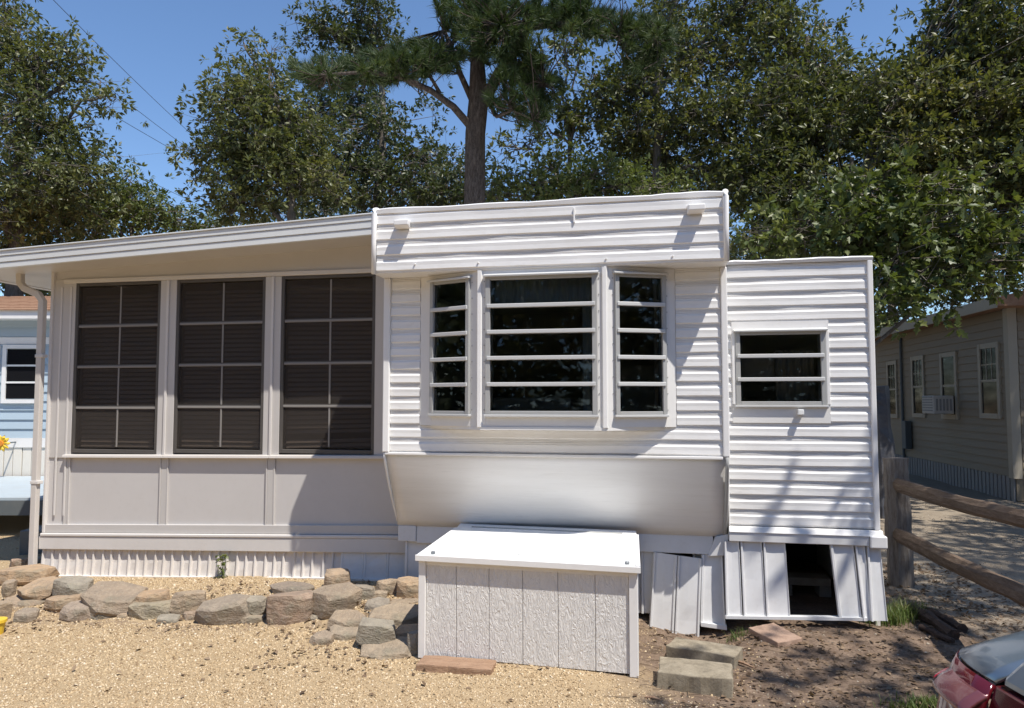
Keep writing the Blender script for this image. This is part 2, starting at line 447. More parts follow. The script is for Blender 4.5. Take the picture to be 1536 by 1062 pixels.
# ================================================================ the mobile home
home = thing('mobile_home', 'white metal-sided mobile home with bay window, dark-windowed sunroom and small wing on skirting', 'mobile home', H(0.5, 1.0, 0))
WID = 2.51                      # width of the nose
VW = 0.225                      # wall plane under the overhang
VP = 0.73                       # sunroom wall plane
VR = 0.50                       # wall plane of the side wing
VB = 0.56                       # skirting plane under the nose
ZT, ZO, ZS, ZB = 2.996, 2.535, 1.212, 0.615
BW = (H(0, VW, 0), Uv, -Vv)
BO = (H(0, 0, 0), Uv, -Vv)
BP = (H(0, VP, 0), Uv, -Vv)
BR = (H(0, VR, 0), Uv, -Vv)

PROFILE = [(0.0, 0.0), (0.05, 0.0004), (0.07, -0.0045), (0.09, 0.0004), (0.16, 0.0004), (0.18, -0.0045), (0.20, 0.0004), (0.28, 0.0006), (0.38, 0.0085), (0.60, 0.0078), (0.87, 0.0098), (0.93, 0.0), (1.0, 0.0)]
rr = random.Random(5)
def course(parent, B, s0, s1, z0, z1, mat='white_siding', prof=PROFILE, name='siding_course', dent=0.0):
    o, e, n = B
    L = s1 - s0
    k = max(1, int(L / 0.16))
    h = z1 - z0
    rows = []
    ph = rr.uniform(0, 6)
    for i in range(k + 1):
        s = s0 + L * i / k
        wob = 0.0016 * math.sin(s * 7.3 + ph) + 0.001 * math.sin(s * 17 + ph * 2)
        row = []
        for t_, d_ in prof:
            dz = 0.0
            if dent and t_ > 0.9: dz = rr.uniform(-dent, dent)
            row.append(o + e * s + n * (d_ + wob * (0.4 + t_)) + Vector((0, 0, z1 - h * t_ + dz + 0.0012 * math.sin(s * 5 + ph))))
        row.append(o + e * s + n * -0.008 + Vector((0, 0, z0)))
        row.append(o + e * s + n * -0.008 + Vector((0, 0, z1)))
        rows.append(row)
    m = len(rows[0])
    V = [p for r_ in rows for p in r_]
    F = [(i * m + j, i * m + (j + 1) % m, (i + 1) * m + (j + 1) % m, (i + 1) * m + j) for i in range(k) for j in range(m)]
    F += [tuple(range(m)), tuple(range(k * m + m - 1, k * m - 1, -1))]
    return mk(name, V, F, mat, parent)

# --- nose: the overhanging head
hh = (ZT - ZO) / 4.0
for i in range(4):
    course(home, BO, 0.022, WID - 0.02, ZO + i * hh, ZO + (i + 1) * hh - 0.0006, dent=0.0025 if i == 0 else 0)
mb = MB(); mb.hbox(0.004, WID - 0.004, 0.010, 7.0, ZO + 0.02, ZT - 0.004)
mb.build('head_box', 'white_siding', home)
mb = MB(); mb.hbox(-0.006, WID + 0.006, 0.004, VW + 0.06, ZO - 0.008, ZO + 0.017)
mb.build('overhang_soffit', 'bay_paint', home, bevel=0.004)
for s in (0, 1):                             # rounded corner mouldings of the head
    u0 = -0.012 if s == 0 else WID - 0.022
    pts = [H(u0 + 0.017, 0.16, ZT + 0.012), H(u0 + 0.017, 0.03, ZT + 0.012), H(u0 + 0.017, 0.0, ZT + 0.004), H(u0 + 0.017, -0.017, ZT - 0.03), H(u0 + 0.017, -0.018, 2.75), H(u0 + 0.017, -0.017, ZO - 0.012)]
    mb = MB(); mb.tube(pts, [0.02, 0.021, 0.022, 0.021, 0.018, 0.017], 10)
    mb.build('corner_moulding', 'white_trim', home, smooth=True)
k = 26
V = []; F = []
for i in range(k + 1):                        # top edge, slightly wavy
    u = 0.02 + (WID - 0.04) * i / k
    w_ = 0.004 * math.sin(u * 9) + rr.uniform(-0.002, 0.002)
    for v, z in ((-0.012, ZT - 0.025), (-0.016, ZT + 0.004 + w_), (0.0, ZT + 0.014 + w_), (0.12, ZT + 0.016 + w_ * 0.4), (0.12, ZT - 0.025)):
        V.append(H(u, v, z))
for i in range(k):
    F += [(i * 5 + j, i * 5 + (j + 1) % 5, i * 5 + 5 + (j + 1) % 5, i * 5 + 5 + j) for j in range(5)]
F += [tuple(range(5)), tuple(range(k * 5 + 4, k * 5 - 1, -1))]
mk('roof_edge', V, F, 'white_trim', home, smooth=False)
mb = MB(); mb.hbox(0.0, WID, 0.1205, 7.2, ZT - 0.002, ZT + 0.012); mb.build('roof', 'roofing', home)
mb = MB()
u_, z_ = HP(861, 322, -0.02)
mb.hbox(u_ - 0.006, u_ + 0.006, -0.022, 0.0, z_ - 0.055, z_ + 0.05); mb.build('seam_cap', 'white_trim', home, bevel=0.003)
for px, py in ((601, 335), (1043, 312)):      # two marker-lamp housings
    u, z = HP(px, py, -0.06)
    mb = MB()
    mb.prism([H(u - 0.055, -0.005, z - 0.03), H(u - 0.045, -0.085, z - 0.018), H(u - 0.045, -0.085, z + 0.022), H(u - 0.055, -0.005, z + 0.03)], Uv * 0.11)
    mb.build('lamp_housing', 'white_trim', home, bevel=0.006)
for px, py in ((562, 395), (622, 396), (717, 394), (1009, 384), (909, 388)):   # rivets on the lower edge
    u, z = HP(px, py, -0.015); mb = MB(); mb.tube([H(u, -0.006, z), H(u, -0.02, z)], [0.007, 0.005], 8); mb.build('rivet', 'white_trim', home)

# --- bay window geometry
ub0, zb0 = HP(630, 632, VW); ub1, _ = HP(719, 633, 0.012); ub2, _ = HP(908, 634, 0.012); ub3, _ = HP(1015, 634, VW)
VF = 0.012
ZBAY = 1.412
# --- nose wall courses beside and below the bay
zc = ZS; ch = (ZO - ZS) / 13.0
for i in range(13):
    z0, z1 = zc + i * ch, zc + (i + 1) * ch - 0.0006
    if z1 <= ZBAY + 0.02:
        course(home, BW, 0.055, WID - 0.035, z0, z1, dent=0.004 if i == 0 else 0)
    else:
        course(home, BW, 0.055, ub0 - 0.002, z0, z1)
        course(home, BW, ub3 + 0.002, WID - 0.035, z0, z1)
mb = MB(); mb.hbox(0.0, 0.053, VW - 0.028, VW + 0.03, ZS - 0.004, ZO - 0.009); mb.build('corner_trim', 'white_trim', home, bevel=0.008)
mb = MB(); mb.hbox(WID - 0.033, WID + 0.012, VW - 0.026, VW + 0.03, ZS - 0.004, ZO - 0.009); mb.build('corner_trim', 'white_trim', home, bevel=0.008)
# side skins, back, floor: the nose is a real room
mb = MB(); mb.hbox(0.0, 0.03, VW + 0.031, 7.0, ZS + 0.021, ZO + 0.019); mb.build('side_wall', 'white_siding', home)
mb = MB(); mb.hbox(WID - 0.03, WID, VW + 0.031, 7.0, ZS + 0.021, ZO + 0.019); mb.build('side_wall', 'white_siding', home)
mb = MB(); mb.hbox(0.0, WID, 7.001, 7.04, 0.0, ZT); mb.build('back_wall', 'white_siding', home)
mb = MB(); mb.hbox(0.031, WID - 0.031, 3.0, 3.05, ZB + 0.06, ZO + 0.018); mb.build('inner_partition', 'wall_inside', home)
mb = MB(); mb.hbox(0.031, WID - 0.031, VB + 0.02, 6.99, ZB + 0.02, ZB + 0.058); mb.build('floor_deck', 'wall_inside', home)
mb = MB(); mb.hbox(0.10, ub0 + 0.06, VW + 0.012, VW + 0.03, ZS + 0.01, ZO - 0.01); mb.build('wall_lining', 'wall_inside', home)
mb = MB(); mb.hbox(ub3 - 0.06, WID - 0.04, VW + 0.012, VW + 0.03, ZS + 0.01, ZO - 0.01); mb.build('wall_lining', 'wall_inside', home)
mb = MB(); mb.hbox(ub0 + 0.061, ub3 - 0.061, VW + 0.012, VW + 0.03, ZS + 0.01, ZBAY + 0.03); mb.build('wall_lining', 'wall_inside', home)

def facet(pa, pb):
    e = (pb - pa); L = e.length; e.normalize()
    n = Vector((e.y, -e.x, 0))
    return (pa, e, n), L
P0, P1, P2, P3 = H(ub0, VW - 0.004, 0), H(ub1, VF, 0), H(ub2, VF, 0), H(ub3, VW - 0.004, 0)
def rel(B, px, py):                           # pixel -> (s, z) on a vertical facet
    o, e, n = B
    d = ray(px, py); c = Vector((0, 0, CAMZ)) - o
    tt = -c.dot(n) / d.dot(n); p = c + d * tt
    return p.dot(e), p.z
def bay_wall(B, L, s0, s1, z0, z1):
    zt = ZO - 0.009
    for a, b, c, d in ((0.0, s0, ZBAY, zt), (s1, L, ZBAY, zt), (s0, s1, z1, zt), (s0, s1, ZBAY, z0)):
        if b - a > 0.002 and d - c > 0.002:
            m_ = MB(); m_.bbox(B, a + 0.0004, b - 0.0004, -0.03, 0.0, c, d); m_.build('bay_panel', 'bay_paint', home)
def awning_window(B, s0, s1, z0, z1, rails, fw=0.036, mat='alu_frame', screws=False, cap=True, name='awning_window'):
    m_ = MB()                                 # frame: two jambs, head, sill bar
    m_.bbox(B, s0, s0 + fw, -0.02, 0.026, z0, z1); m_.bbox(B, s1 - fw, s1, -0.02, 0.026, z0, z1)
    m_.bbox(B, s0 + fw, s1 - fw, -0.02, 0.022, z1 - fw * 0.7, z1); m_.bbox(B, s0 + fw, s1 - fw, -0.02, 0.022, z0, z0 + fw * 0.7)
    w_ = m_.build(name, mat, home, bevel=0.003)
    zz = [z0 + fw * 0.7] + list(rails) + [z1 - fw * 0.7]
    for r_ in rails:
        m_ = MB(); m_.bbox(B, s0 + 0.012, s1 - 0.012, 0.008, 0.036, r_ - 0.014, r_ + 0.014); m_.build('rail', 'alu_rail', w_, bevel=0.004)
    for a, b in zip(zz[:-1], zz[1:]):
        tl = rr.uniform(-0.004, 0.004)
        o, e, n = B
        P = lambda s, k, z: o + e * s + n * k + Vector((0, 0, z))
        q = [P(s0 + fw - 0.004, 0.006 + tl, a), P(s1 - fw + 0.004, 0.006, a), P(s1 - fw + 0.004, 0.002, b), P(s0 + fw - 0.004, 0.002 - tl, b)]
        m_ = MB(); m_.prism(q, n * -0.004); m_.build('pane', 'window_glass', w_)
    for a, b in ((s0 + fw, s0 + fw + 0.014), (s1 - fw - 0.014, s1 - fw)):     # inner stops
        m_ = MB(); m_.bbox(B, a, b, -0.035, -0.006, z0 + fw * 0.7, z1 - fw * 0.7); m_.build('inner_stop', 'alu_frame', w_)
    if cap:
        o, e, n = B
        P = lambda s, k, z: o + e * s + n * k + Vector((0, 0, z))
        m_ = MB(); m_.prism([P(s0 - 0.012, 0.0, z1 + 0.002), P(s0 - 0.012, 0.05, z1 - 0.004), P(s0 - 0.012, 0.052, z1 + 0.008), P(s0 - 0.012, 0.0, z1 + 0.026)], e * (s1 - s0 + 0.024))
        m_.build('drip_cap', 'alu_rail', w_, bevel=0.002)
        m_ = MB(); m_.bbox(B, s0 - 0.008, s1 + 0.008, 0.0, 0.034, z0 - 0.018, z0 - 0.001); m_.build('sill', 'alu_rail', w_, bevel=0.003)
        for i in range(9):
            for s in (s0 - 0.012, s1 + 0.012):
                z = z0 + 0.03 + (z1 - z0 - 0.06) * i / 8
                m_ = MB(); m_.tube([P(s, 0.0, z), P(s, 0.004, z)], 0.0045, 6); m_.build('screw', 'alu_frame', w_)
    return w_
for (pa, pb, px0, px1, lft) in ((P0, P1, 648, 706, 1), (P1, P2, 729, 896, 0), (P2, P3, 921, 998, 2)):
    B, L = facet(pa, pb)
    s0, zt = rel(B, px0, 425 if lft == 1 else (417 if lft == 0 else 413)); s1, _ = rel(B, px1, 500)
    _, zb = rel(B, px0, 618)
    z1 = 2.475; z0 = 1.50
    bay_wall(B, L, s0, s1, z0, z1)
    rl = [z0 + 0.025 + (z1 - z0 - 0.05) * i / 5 for i in (1, 2, 3, 4)]
    awning_window(B, s0, s1, z0, z1, rl, fw=0.030 if lft else 0.034)
mb = MB(); mb.prism([P0 + Vv * 0.05 + Vector((0, 0, ZBAY - 0.022)), P1 + Vector((0, 0, ZBAY - 0.022)) - Vv * 0.006, P2 + Vector((0, 0, ZBAY - 0.022)) - Vv * 0.006, P3 + Vv * 0.05 + Vector((0, 0, ZBAY - 0.022))], (0, 0, 0.0215))
mb.build('bay_floor', 'bay_paint', home)
for P in (P1, P2):                            # the two corner posts of the bay
    mb = MB(); c = P - Vv * 0.004
    mb.prism([c - Uv * 0.022 + Vv * 0.004 + Vector((0, 0, ZBAY - 0.001)), c - Uv * 0.012 - Vv * 0.012 + Vector((0, 0, ZBAY - 0.001)), c + Uv * 0.012 - Vv * 0.012 + Vector((0, 0, ZBAY - 0.001)), c + Uv * 0.022 + Vv * 0.004 + Vector((0, 0, ZBAY - 0.001))], (0, 0, ZO - 0.009 - ZBAY))
    mb.build('bay_post', 'white_trim', home)
# curtains behind the bay
def pleated(name, B, s0, s1, k, z0, z1, mat, amp=0.015, per=0.05, taper=0.0):
    o, e, n = B; m_ = int((s1 - s0) / per * 6); V = []; F = []
    for i in range(m_ + 1):
        s = s0 + (s1 - s0) * i / m_
        d = amp * math.sin(2 * math.pi * s / per) * (0.7 + 0.3 * math.sin(s * 13))
        for z in (z0, z1): V.append(o + e * s + n * (k + d) + Vector((0, 0, z + 0.006 * math.sin(s * 40) * (z == z0))))
    F = [(2 * i, 2 * i + 2, 2 * i + 3, 2 * i + 1) for i in range(m_)]
    return mk(name, V, F, mat, home, smooth=True, fixn=False)
Bc, Lc = facet(P1, P2)
pleated('curtain', Bc, 0.02, Lc - 0.02, -0.09, 2.29, 2.47, 'curtain_cloth', 0.012, 0.045)
pleated('curtain', Bc, Lc - 0.16, Lc - 0.02, -0.075, 1.50, 2.29, 'curtain_cloth', 0.012, 0.045)
Bl, Ll = facet(P2, P3)
pleated('curtain', Bl, Ll - 0.14, Ll - 0.06, -0.05, 1.55, 2.47, 'curtain_beige', 0.01, 0.04)
mb = MB(); mb.hbox(0.55, 1.35, 0.9, 1.5, 1.0, 1.62); mb.build('inner_cabinet', 'curtain_beige', home, bevel=0.03)
mb = MB(); mb.hbox(1.55, 2.1, 1.4, 1.9, 0.7, 1.9); mb.build('inner_cabinet', 'wall_inside', home, bevel=0.03)

# --- belly pan: curved sheet that slopes back under the nose
k = 10; V = []; F = []
m_ = 24
for j in range(m_ + 1):
    u = 0.012 + (WID - 0.03) * j / m_
    for i in range(k + 1):
        a = i / k
        v = VW - 0.006 + (VB - VW - 0.01) * (a ** 1.15) + 0.0025 * math.sin(u * 3.1 + a * 4)
        z = ZS - 0.004 + (ZB - ZS) * a
        V.append(H(u, v - 0.012 * math.sin(math.pi * a), z))
F = [(j * (k + 1) + i, j * (k + 1) + i + 1, (j + 1) * (k + 1) + i + 1, (j + 1) * (k + 1) + i) for j in range(m_) for i in range(k)]
bp = mk('belly_pan', V, F, 'belly_metal', home, smooth=True)
sd = bp.modifiers.new('thickness', 'SOLIDIFY'); sd.thickness = 0.01
mb = MB(); mb.hbox(0.02, WID - 0.035, VW - 0.024, VW + 0.0, ZS - 0.022, ZS - 0.002); mb.build('belt_trim', 'white_trim', home, bevel=0.004)
pts = [H(WID - 0.006, VW - 0.02 + (VB - VW) * a ** 1.15 - 0.012 * math.sin(math.pi * a), ZS - 0.005 + (ZB - ZS + 0.01) * a) for a in [i / 8 for i in range(9)]]
mb = MB(); mb.tube(pts, 0.014, 8); mb.build('corner_trim', 'alu_frame', home, smooth=True)
pts = [H(0.0 + 0.012, VW - 0.012 + (VB - VW) * a ** 1.15 - 0.012 * math.sin(math.pi * a), ZS - 0.005 + (ZB - ZS + 0.01) * a) for a in [i / 8 for i in range(9)]]
mb = MB(); mb.tube(pts, 0.01, 8); mb.build('corner_trim', 'belly_metal', home, smooth=True)
# side cheeks that close the sloping nose
for u in (0.014, WID - 0.03):
    mb = MB(); mb.prism([H(u, VW + 0.02, ZS + 0.02), H(u, VB + 0.02, ZB + 0.03), H(u, 7.0, ZB + 0.03), H(u, 7.0, ZS + 0.02)], Uv * 0.012); mb.build('nose_cheek', 'belly_metal', home)
# --- apron band and skirting under the nose
ZA = 0.478
mb = MB(); mb.hbox(0.16, WID - 0.09, VB - 0.014, VB + 0.02, ZA, ZB - 0.002); mb.build('apron_band', 'skirt_metal', home, bevel=0.004)
mb = MB(); mb.hbox(0.01, 0.158, VB - 0.024, VB + 0.02, ZA + 0.012, ZB - 0.004); mb.build('apron_corner', 'skirt_metal', home, bevel=0.005)
mb = MB(); mb.hexa([H(WID - 0.13, VB - 0.035, ZA - 0.012), H(WID + 0.012, VB - 0.045, ZA + 0.006), H(WID + 0.012, VB + 0.02, ZA + 0.006), H(WID - 0.13, VB + 0.02, ZA - 0.012), H(WID - 0.075, VB - 0.035, ZB - 0.005), H(WID + 0.014, VB - 0.045, ZB + 0.02), H(WID + 0.014, VB + 0.02, ZB + 0.02), H(WID - 0.075, VB + 0.02, ZB - 0.005)])
mb.build('apron_corner', 'skirt_metal', home, bevel=0.004)

def pan(parent, quad, v_top, v_bot, name='skirting_panel', mat='skirt_metal', fl=0.016, v_back=None):
    """one folded skirting sheet: quad = (u,z) bottom-left, bottom-right, top-right, top-left; both edges fold forward"""
    (a, b, c, d) = quad
    V = []; rows = 5
    for r_ in range(rows):
        f = r_ / (rows - 1)
        ul, zl = a[0] + (d[0] - a[0]) * f, a[1] + (d[1] - a[1]) * f
        ur, zr = b[0] + (c[0] - b[0]) * f, b[1] + (c[1] - b[1]) * f
        v = v_bot + (v_top - v_bot) * f
        wob = rr.uniform(-0.004, 0.004)
        w_ = ur - ul; q = min(0.014, w_ * 0.2)
        for uu, dv in ((ul, 0.0), (ul + q * 0.3, -fl), (ul + q, -fl), (ul + q * 1.4, 0.0), ((ul + ur) / 2, wob), (ur - q * 0.6, 0.0), (ur, -fl * 0.5)):
            g = (uu - ul) / max(w_, 1e-6)
            V.append(H(uu, v + dv, zl + (zr - zl) * g))
    n_ = 7
    F = [(r_ * n_ + i, r_ * n_ + i + 1, (r_ + 1) * n_ + i + 1, (r_ + 1) * n_ + i) for r_ in range(rows - 1) for i in range(n_ - 1)]
    o = mk(name, V, F, mat, parent)
    m2 = o.modifiers.new('thickness', 'SOLIDIFY'); m2.thickness = 0.004
    return o
us = [0.06, 0.245, 0.45, 0.655, 0.86, 1.065, 1.27, 1.475, 1.68, 1.90, 2.06]
for a, b in zip(us[:-1], us[1:]):
    pan(home, ((a, 0.03), (b - 0.004, 0.03), (b - 0.004, ZA + 0.02), (a, ZA + 0.02)), VB + 0.022, VB + 0.006)
q = [HP(1050, 934, VB - 0.02), HP(1088, 939, VB - 0.02), HP(1084, 834, VB - 0.02), HP(1053, 832, VB - 0.02)]
pan(home, q, VB + 0.0, VB - 0.05)
a, b = HP(1051, 936, VB - 0.05), HP(1090, 941, VB - 0.05)
mb = MB(); mb.hexa([H(a[0], VB - 0.075, a[1] - 0.012), H(b[0], VB - 0.085, b[1] - 0.012), H(b[0], VB + 0.0, b[1] - 0.012), H(a[0], VB + 0.0, a[1] - 0.012), H(a[0], VB - 0.075, a[1] + 0.02), H(b[0], VB - 0.085, b[1] + 0.02), H(b[0], VB + 0.0, b[1] + 0.02), H(a[0], VB + 0.0, a[1] + 0.02)])
mb.build('bottom_track', 'skirt_metal', home, bevel=0.003)
pan(home, ((WID - 0.16, 0.02), (WID + 0.01, 0.02), (WID + 0.01, ZA + 0.02), (WID - 0.24, ZA + 0.02)), VB + 0.06, VB + 0.06)

# ---------------------------------------------------------------- side wing (right)
uA = WID + 0.016; uB = HP(1310, 600, VR)[0]
zR0, zR1 = 0.705, 2.585
wq = [HP(1104, 606, VR), HP(1240, 606, VR), HP(1240, 496, VR), HP(1104, 498, VR)]
ws0, ws1 = wq[0][0], wq[1][0]; wz0, wz1 = wq[0][1] - 0.005, wq[2][1] + 0.0
nC = 18; ch = (zR1 - zR0) / nC
for i in range(nC):
    z0, z1 = zR0 + i * ch, zR0 + (i + 1) * ch - 0.0006
    if z1 > wz0 - 0.07 and z0 < wz1 + 0.03:
        course(home, BR, uA + 0.012, ws0 - 0.024, z0, z1); course(home, BR, ws1 + 0.024, uB - 0.02, z0, z1)
        lo, hi = max(z0, wz1 + 0.005), min(z1, wz0 - 0.02)
    else:
        course(home, BR, uA + 0.012, uB - 0.02, z0, z1)
mb = MB(); mb.bbox(BR, ws0 - 0.0235, ws1 + 0.0235, -0.008, 0.010, wz1 + 0.001, zR0 + ch * math.ceil((wz1 + 0.03 - zR0) / ch)); mb.build('window_casing', 'white_trim', home)
zlow = zR0 + ch * math.floor((wz0 - 0.07 - zR0) / ch)
mb = MB(); mb.bbox(BR, ws0 - 0.0235, ws1 + 0.0235, -0.008, 0.010, zlow, wz0 - 0.001); mb.build('window_casing', 'bay_paint', home)
for a, b in ((ws0 - 0.0235, ws0 - 0.0005), (ws1 + 0.0005, ws1 + 0.0235)):
    mb = MB(); mb.bbox(BR, a, b, -0.008, 0.020, wz0, wz1); mb.build('window_casing', 'white_trim', home, bevel=0.004)
rl = [wz0 + (wz1 - wz0) * f for f in (0.345, 0.665)]
aw = awning_window(BR, ws0, ws1, wz0, wz1, rl, fw=0.034)
u, z = HP(1201, 618, VR - 0.04)
mb = MB(); mb.hbox(u - 0.02, u + 0.02, VR - 0.06, VR - 0.008, z - 0.02, z + 0.018); mb.build('window_catch', 'lid_paint', home, bevel=0.004)
Bq = (H(0, VR + 0.16, 0), Uv, -Vv)
pleated('curtain', Bq, ws0 + 0.30, ws1 - 0.05, 0.0, wz0, wz0 + 0.40, 'curtain_beige', 0.015, 0.05)
mb = MB(); mb.hbox(ws0 + 0.05, ws0 + 0.28, VR + 0.10, VR + 0.11, wz0 + 0.18, wz0 + 0.34); mb.build('inner_shelf', 'curtain_beige', home)
for a, b, m_ in ((uA, uA + 0.011, 'white_trim'), (uB - 0.0195, uB + 0.016, 'white_trim')):
    mb = MB(); mb.hbox(a, b, VR - 0.024, VR + 0.03, zR0 - 0.004, zR1 + 0.004); mb.build('corner_trim', m_, home, bevel=0.006)
V = []; F = []; k = 14
for i in range(k + 1):
    u = uA + (uB + 0.02 - uA) * i / k; w_ = rr.uniform(-0.004, 0.004)
    for v, z in ((VR - 0.022, zR1 + 0.003), (VR - 0.030, zR1 + 0.022 + w_), (VR - 0.01, zR1 + 0.034 + w_), (VR + 0.1, zR1 + 0.036), (VR + 0.1, zR1 + 0.003)): V.append(H(u, v, z))
for i in range(k): F += [(i * 5 + j, i * 5 + (j + 1) % 5, i * 5 + 5 + (j + 1) % 5, i * 5 + 5 + j) for j in range(5)]
F += [tuple(range(5)), tuple(range(k * 5 + 4, k * 5 - 1, -1))]
mk('roof_edge', V, F, 'white_trim', home)
mb = MB(); mb.hbox(uA, uB + 0.014, VR + 0.1005, 6.0, zR1 + 0.006, zR1 + 0.03); mb.build('roof', 'roofing', home)
mb = MB(); mb.hbox(uB - 0.02, uB + 0.012, VR + 0.031, 6.0, 0.0, zR1 + 0.005); mb.build('side_wall', 'white_siding', home)
mb = MB(); mb.hbox(uA, uB + 0.012, 6.001, 6.04, 0.0, zR1); mb.build('back_wall', 'white_siding', home)
mb = MB(); mb.hbox(uA + 0.001, uB - 0.021, VR + 0.05, 5.99, zR0 - 0.08, zR0 - 0.04); mb.build('floor_deck', 'wall_inside', home)
mb = MB(); mb.hbox(uA + 0.001, uB - 0.021, 2.2, 2.24, zR0 - 0.039, zR1); mb.build('inner_partition', 'wall_inside', home)
mb = MB(); mb.hbox(uA + 0.001, uB - 0.021, 2.6, 2.64, 0.0, zR0 - 0.081); mb.build('inner_partition', 'crawl_dark', home)  # added black sheet below the floor, paints the crawl space's darkness
# drip ledge, apron and corner cap
zl0 = HP(1200, 814, VR)[1]
mb = MB(); mb.prism([H(uA + 0.0, VR - 0.03, zR0 - 0.006), H(uA, VR - 0.05, zR0 - 0.045), H(uA, VR + 0.03, zR0 - 0.045), H(uA, VR + 0.03, zR0 - 0.006)], Uv * (uB + 0.03 - uA)); mb.build('drip_ledge', 'white_trim', home, bevel=0.004)
mb = MB(); mb.hbox(uA, uB - 0.062, VR - 0.042, VR + 0.02, zl0, zR0 - 0.046); mb.build('apron_band', 'skirt_metal', home, bevel=0.004)
mb = MB(); mb.hbox(uB - 0.06, uB + 0.05, VR - 0.062, VR + 0.03, zl0 - 0.012, zR0 - 0.040); mb.build('apron_corner', 'white_trim', home, bevel=0.008)
vs_ = VR - 0.01
def wing_pan(bl, br, tr, tl, dv=0.0):
    pan(home, [HP(*bl, vs_), HP(*br, vs_), HP(*tr, vs_), HP(*tl, vs_)], vs_ + 0.0, vs_ - 0.05 + dv)
wing_pan((1088, 924), (1112, 924), (1108, 812), (1086, 812))
wing_pan((1114, 923), (1147, 923), (1142, 812), (1110, 812))
wing_pan((1148, 923), (1183, 924), (1177, 812), (1144, 812))
wing_pan((1256, 926), (1290, 927), (1279, 812), (1244, 812))
wing_pan((1291, 927), (1303, 927), (1296, 812), (1281, 812), -0.01)
wing_pan((1302, 927), (1326, 927), (1319, 814), (1299, 812), -0.02)
a, b = HP(1088, 924, vs_ - 0.05), HP(1300, 927, vs_ - 0.05)
mb = MB(); mb.hexa([H(a[0], vs_ - 0.07, a[1] - 0.015), H(b[0], vs_ - 0.07, b[1] - 0.015), H(b[0], vs_ - 0.02, b[1] - 0.015), H(a[0], vs_ - 0.02, a[1] - 0.015), H(a[0], vs_ - 0.07, a[1] + 0.006), H(b[0], vs_ - 0.07, b[1] + 0.006), H(b[0], vs_ - 0.02, b[1] + 0.006), H(a[0], vs_ - 0.02, a[1] + 0.006)])
mb.build('bottom_track', 'skirt_metal', home)

# ---------------------------------------------------------------- sunroom (left)
uL = HP(80, 412, VP)[0]
uR_ = 0.10
zsill = lambda u: 1.146 + (1.105 - 1.146) * (u / -3.4)
ztop = 2.655
zb_ = lambda u: 0.505 + (0.405 - 0.505) * (u / -3.4)          # underside of the kick panels
wins = [(110, 238), (262, 396), (420, 562)]
wu = [(HP(a, 550, VP)[0], HP(b, 550, VP)[0]) for a, b in wins]
# wall above the windows, in one sloping board under the soffit
vE = VP - 0.38
roofz = lambda u: HP(558, 352, vE)[1] + (HP(558, 352, vE)[1] - HP(80, 395, vE)[1]) / (HP(558, 352, vE)[0] - HP(80, 395, vE)[0]) * (u - HP(558, 352, vE)[0])
mb = MB(); mb.hpoly([(uL, ztop + 0.05), (uR_, ztop + 0.05), (uR_, roofz(uR_) + 0.05), (uL, roofz(uL) + 0.05)], VP + 0.006, VP + 0.05); mb.build('gable_board', 'porch_paint', home)
mb = MB(); mb.hbox(uL + 0.125, uR_, VP - 0.012, VP + 0.05, ztop + 0.012, ztop + 0.049); mb.build('head_trim', 'porch_trim', home, bevel=0.004)
edges = [uL] + [x for p in wu for x in p] + [uR_]
for i in range(0, len(edges), 2):
    a, b = edges[i], edges[i + 1]
    if b - a < 0.02: continue
    zt = ztop + 0.011 if i else ztop + 0.049
    mb = MB(); mb.hbox(a, b, VP, VP + 0.06, zsill((a + b) / 2) - (0.0 if i else 0.03), zt); p_ = mb.build('sunroom_post', 'porch_paint', home, bevel=0.003)
    if i:
        m2 = MB(); m2.hbox(a + (b - a) * 0.42, a + (b - a) * 0.58, VP - 0.014, VP - 0.0005, zsill(a), zt); m2.build('cover_strip', 'porch_trim', p_, bevel=0.004)
    else:
        for f in (0.38, 0.78):
            m2 = MB(); m2.hbox(a + (b - a) * f, a + (b - a) * f + 0.02, VP - 0.008, VP - 0.0005, 0.56, ztop - 0.02); m2.build('cover_strip', 'porch_trim', p_, bevel=0.003)
mb = MB(); mb.hbox(uL - 0.002, uL + 0.026, VP - 0.022, VP + 0.06, zb_(uL), roofz(uL) + 0.02); mb.build('corner_trim', 'porch_trim', home, bevel=0.006)
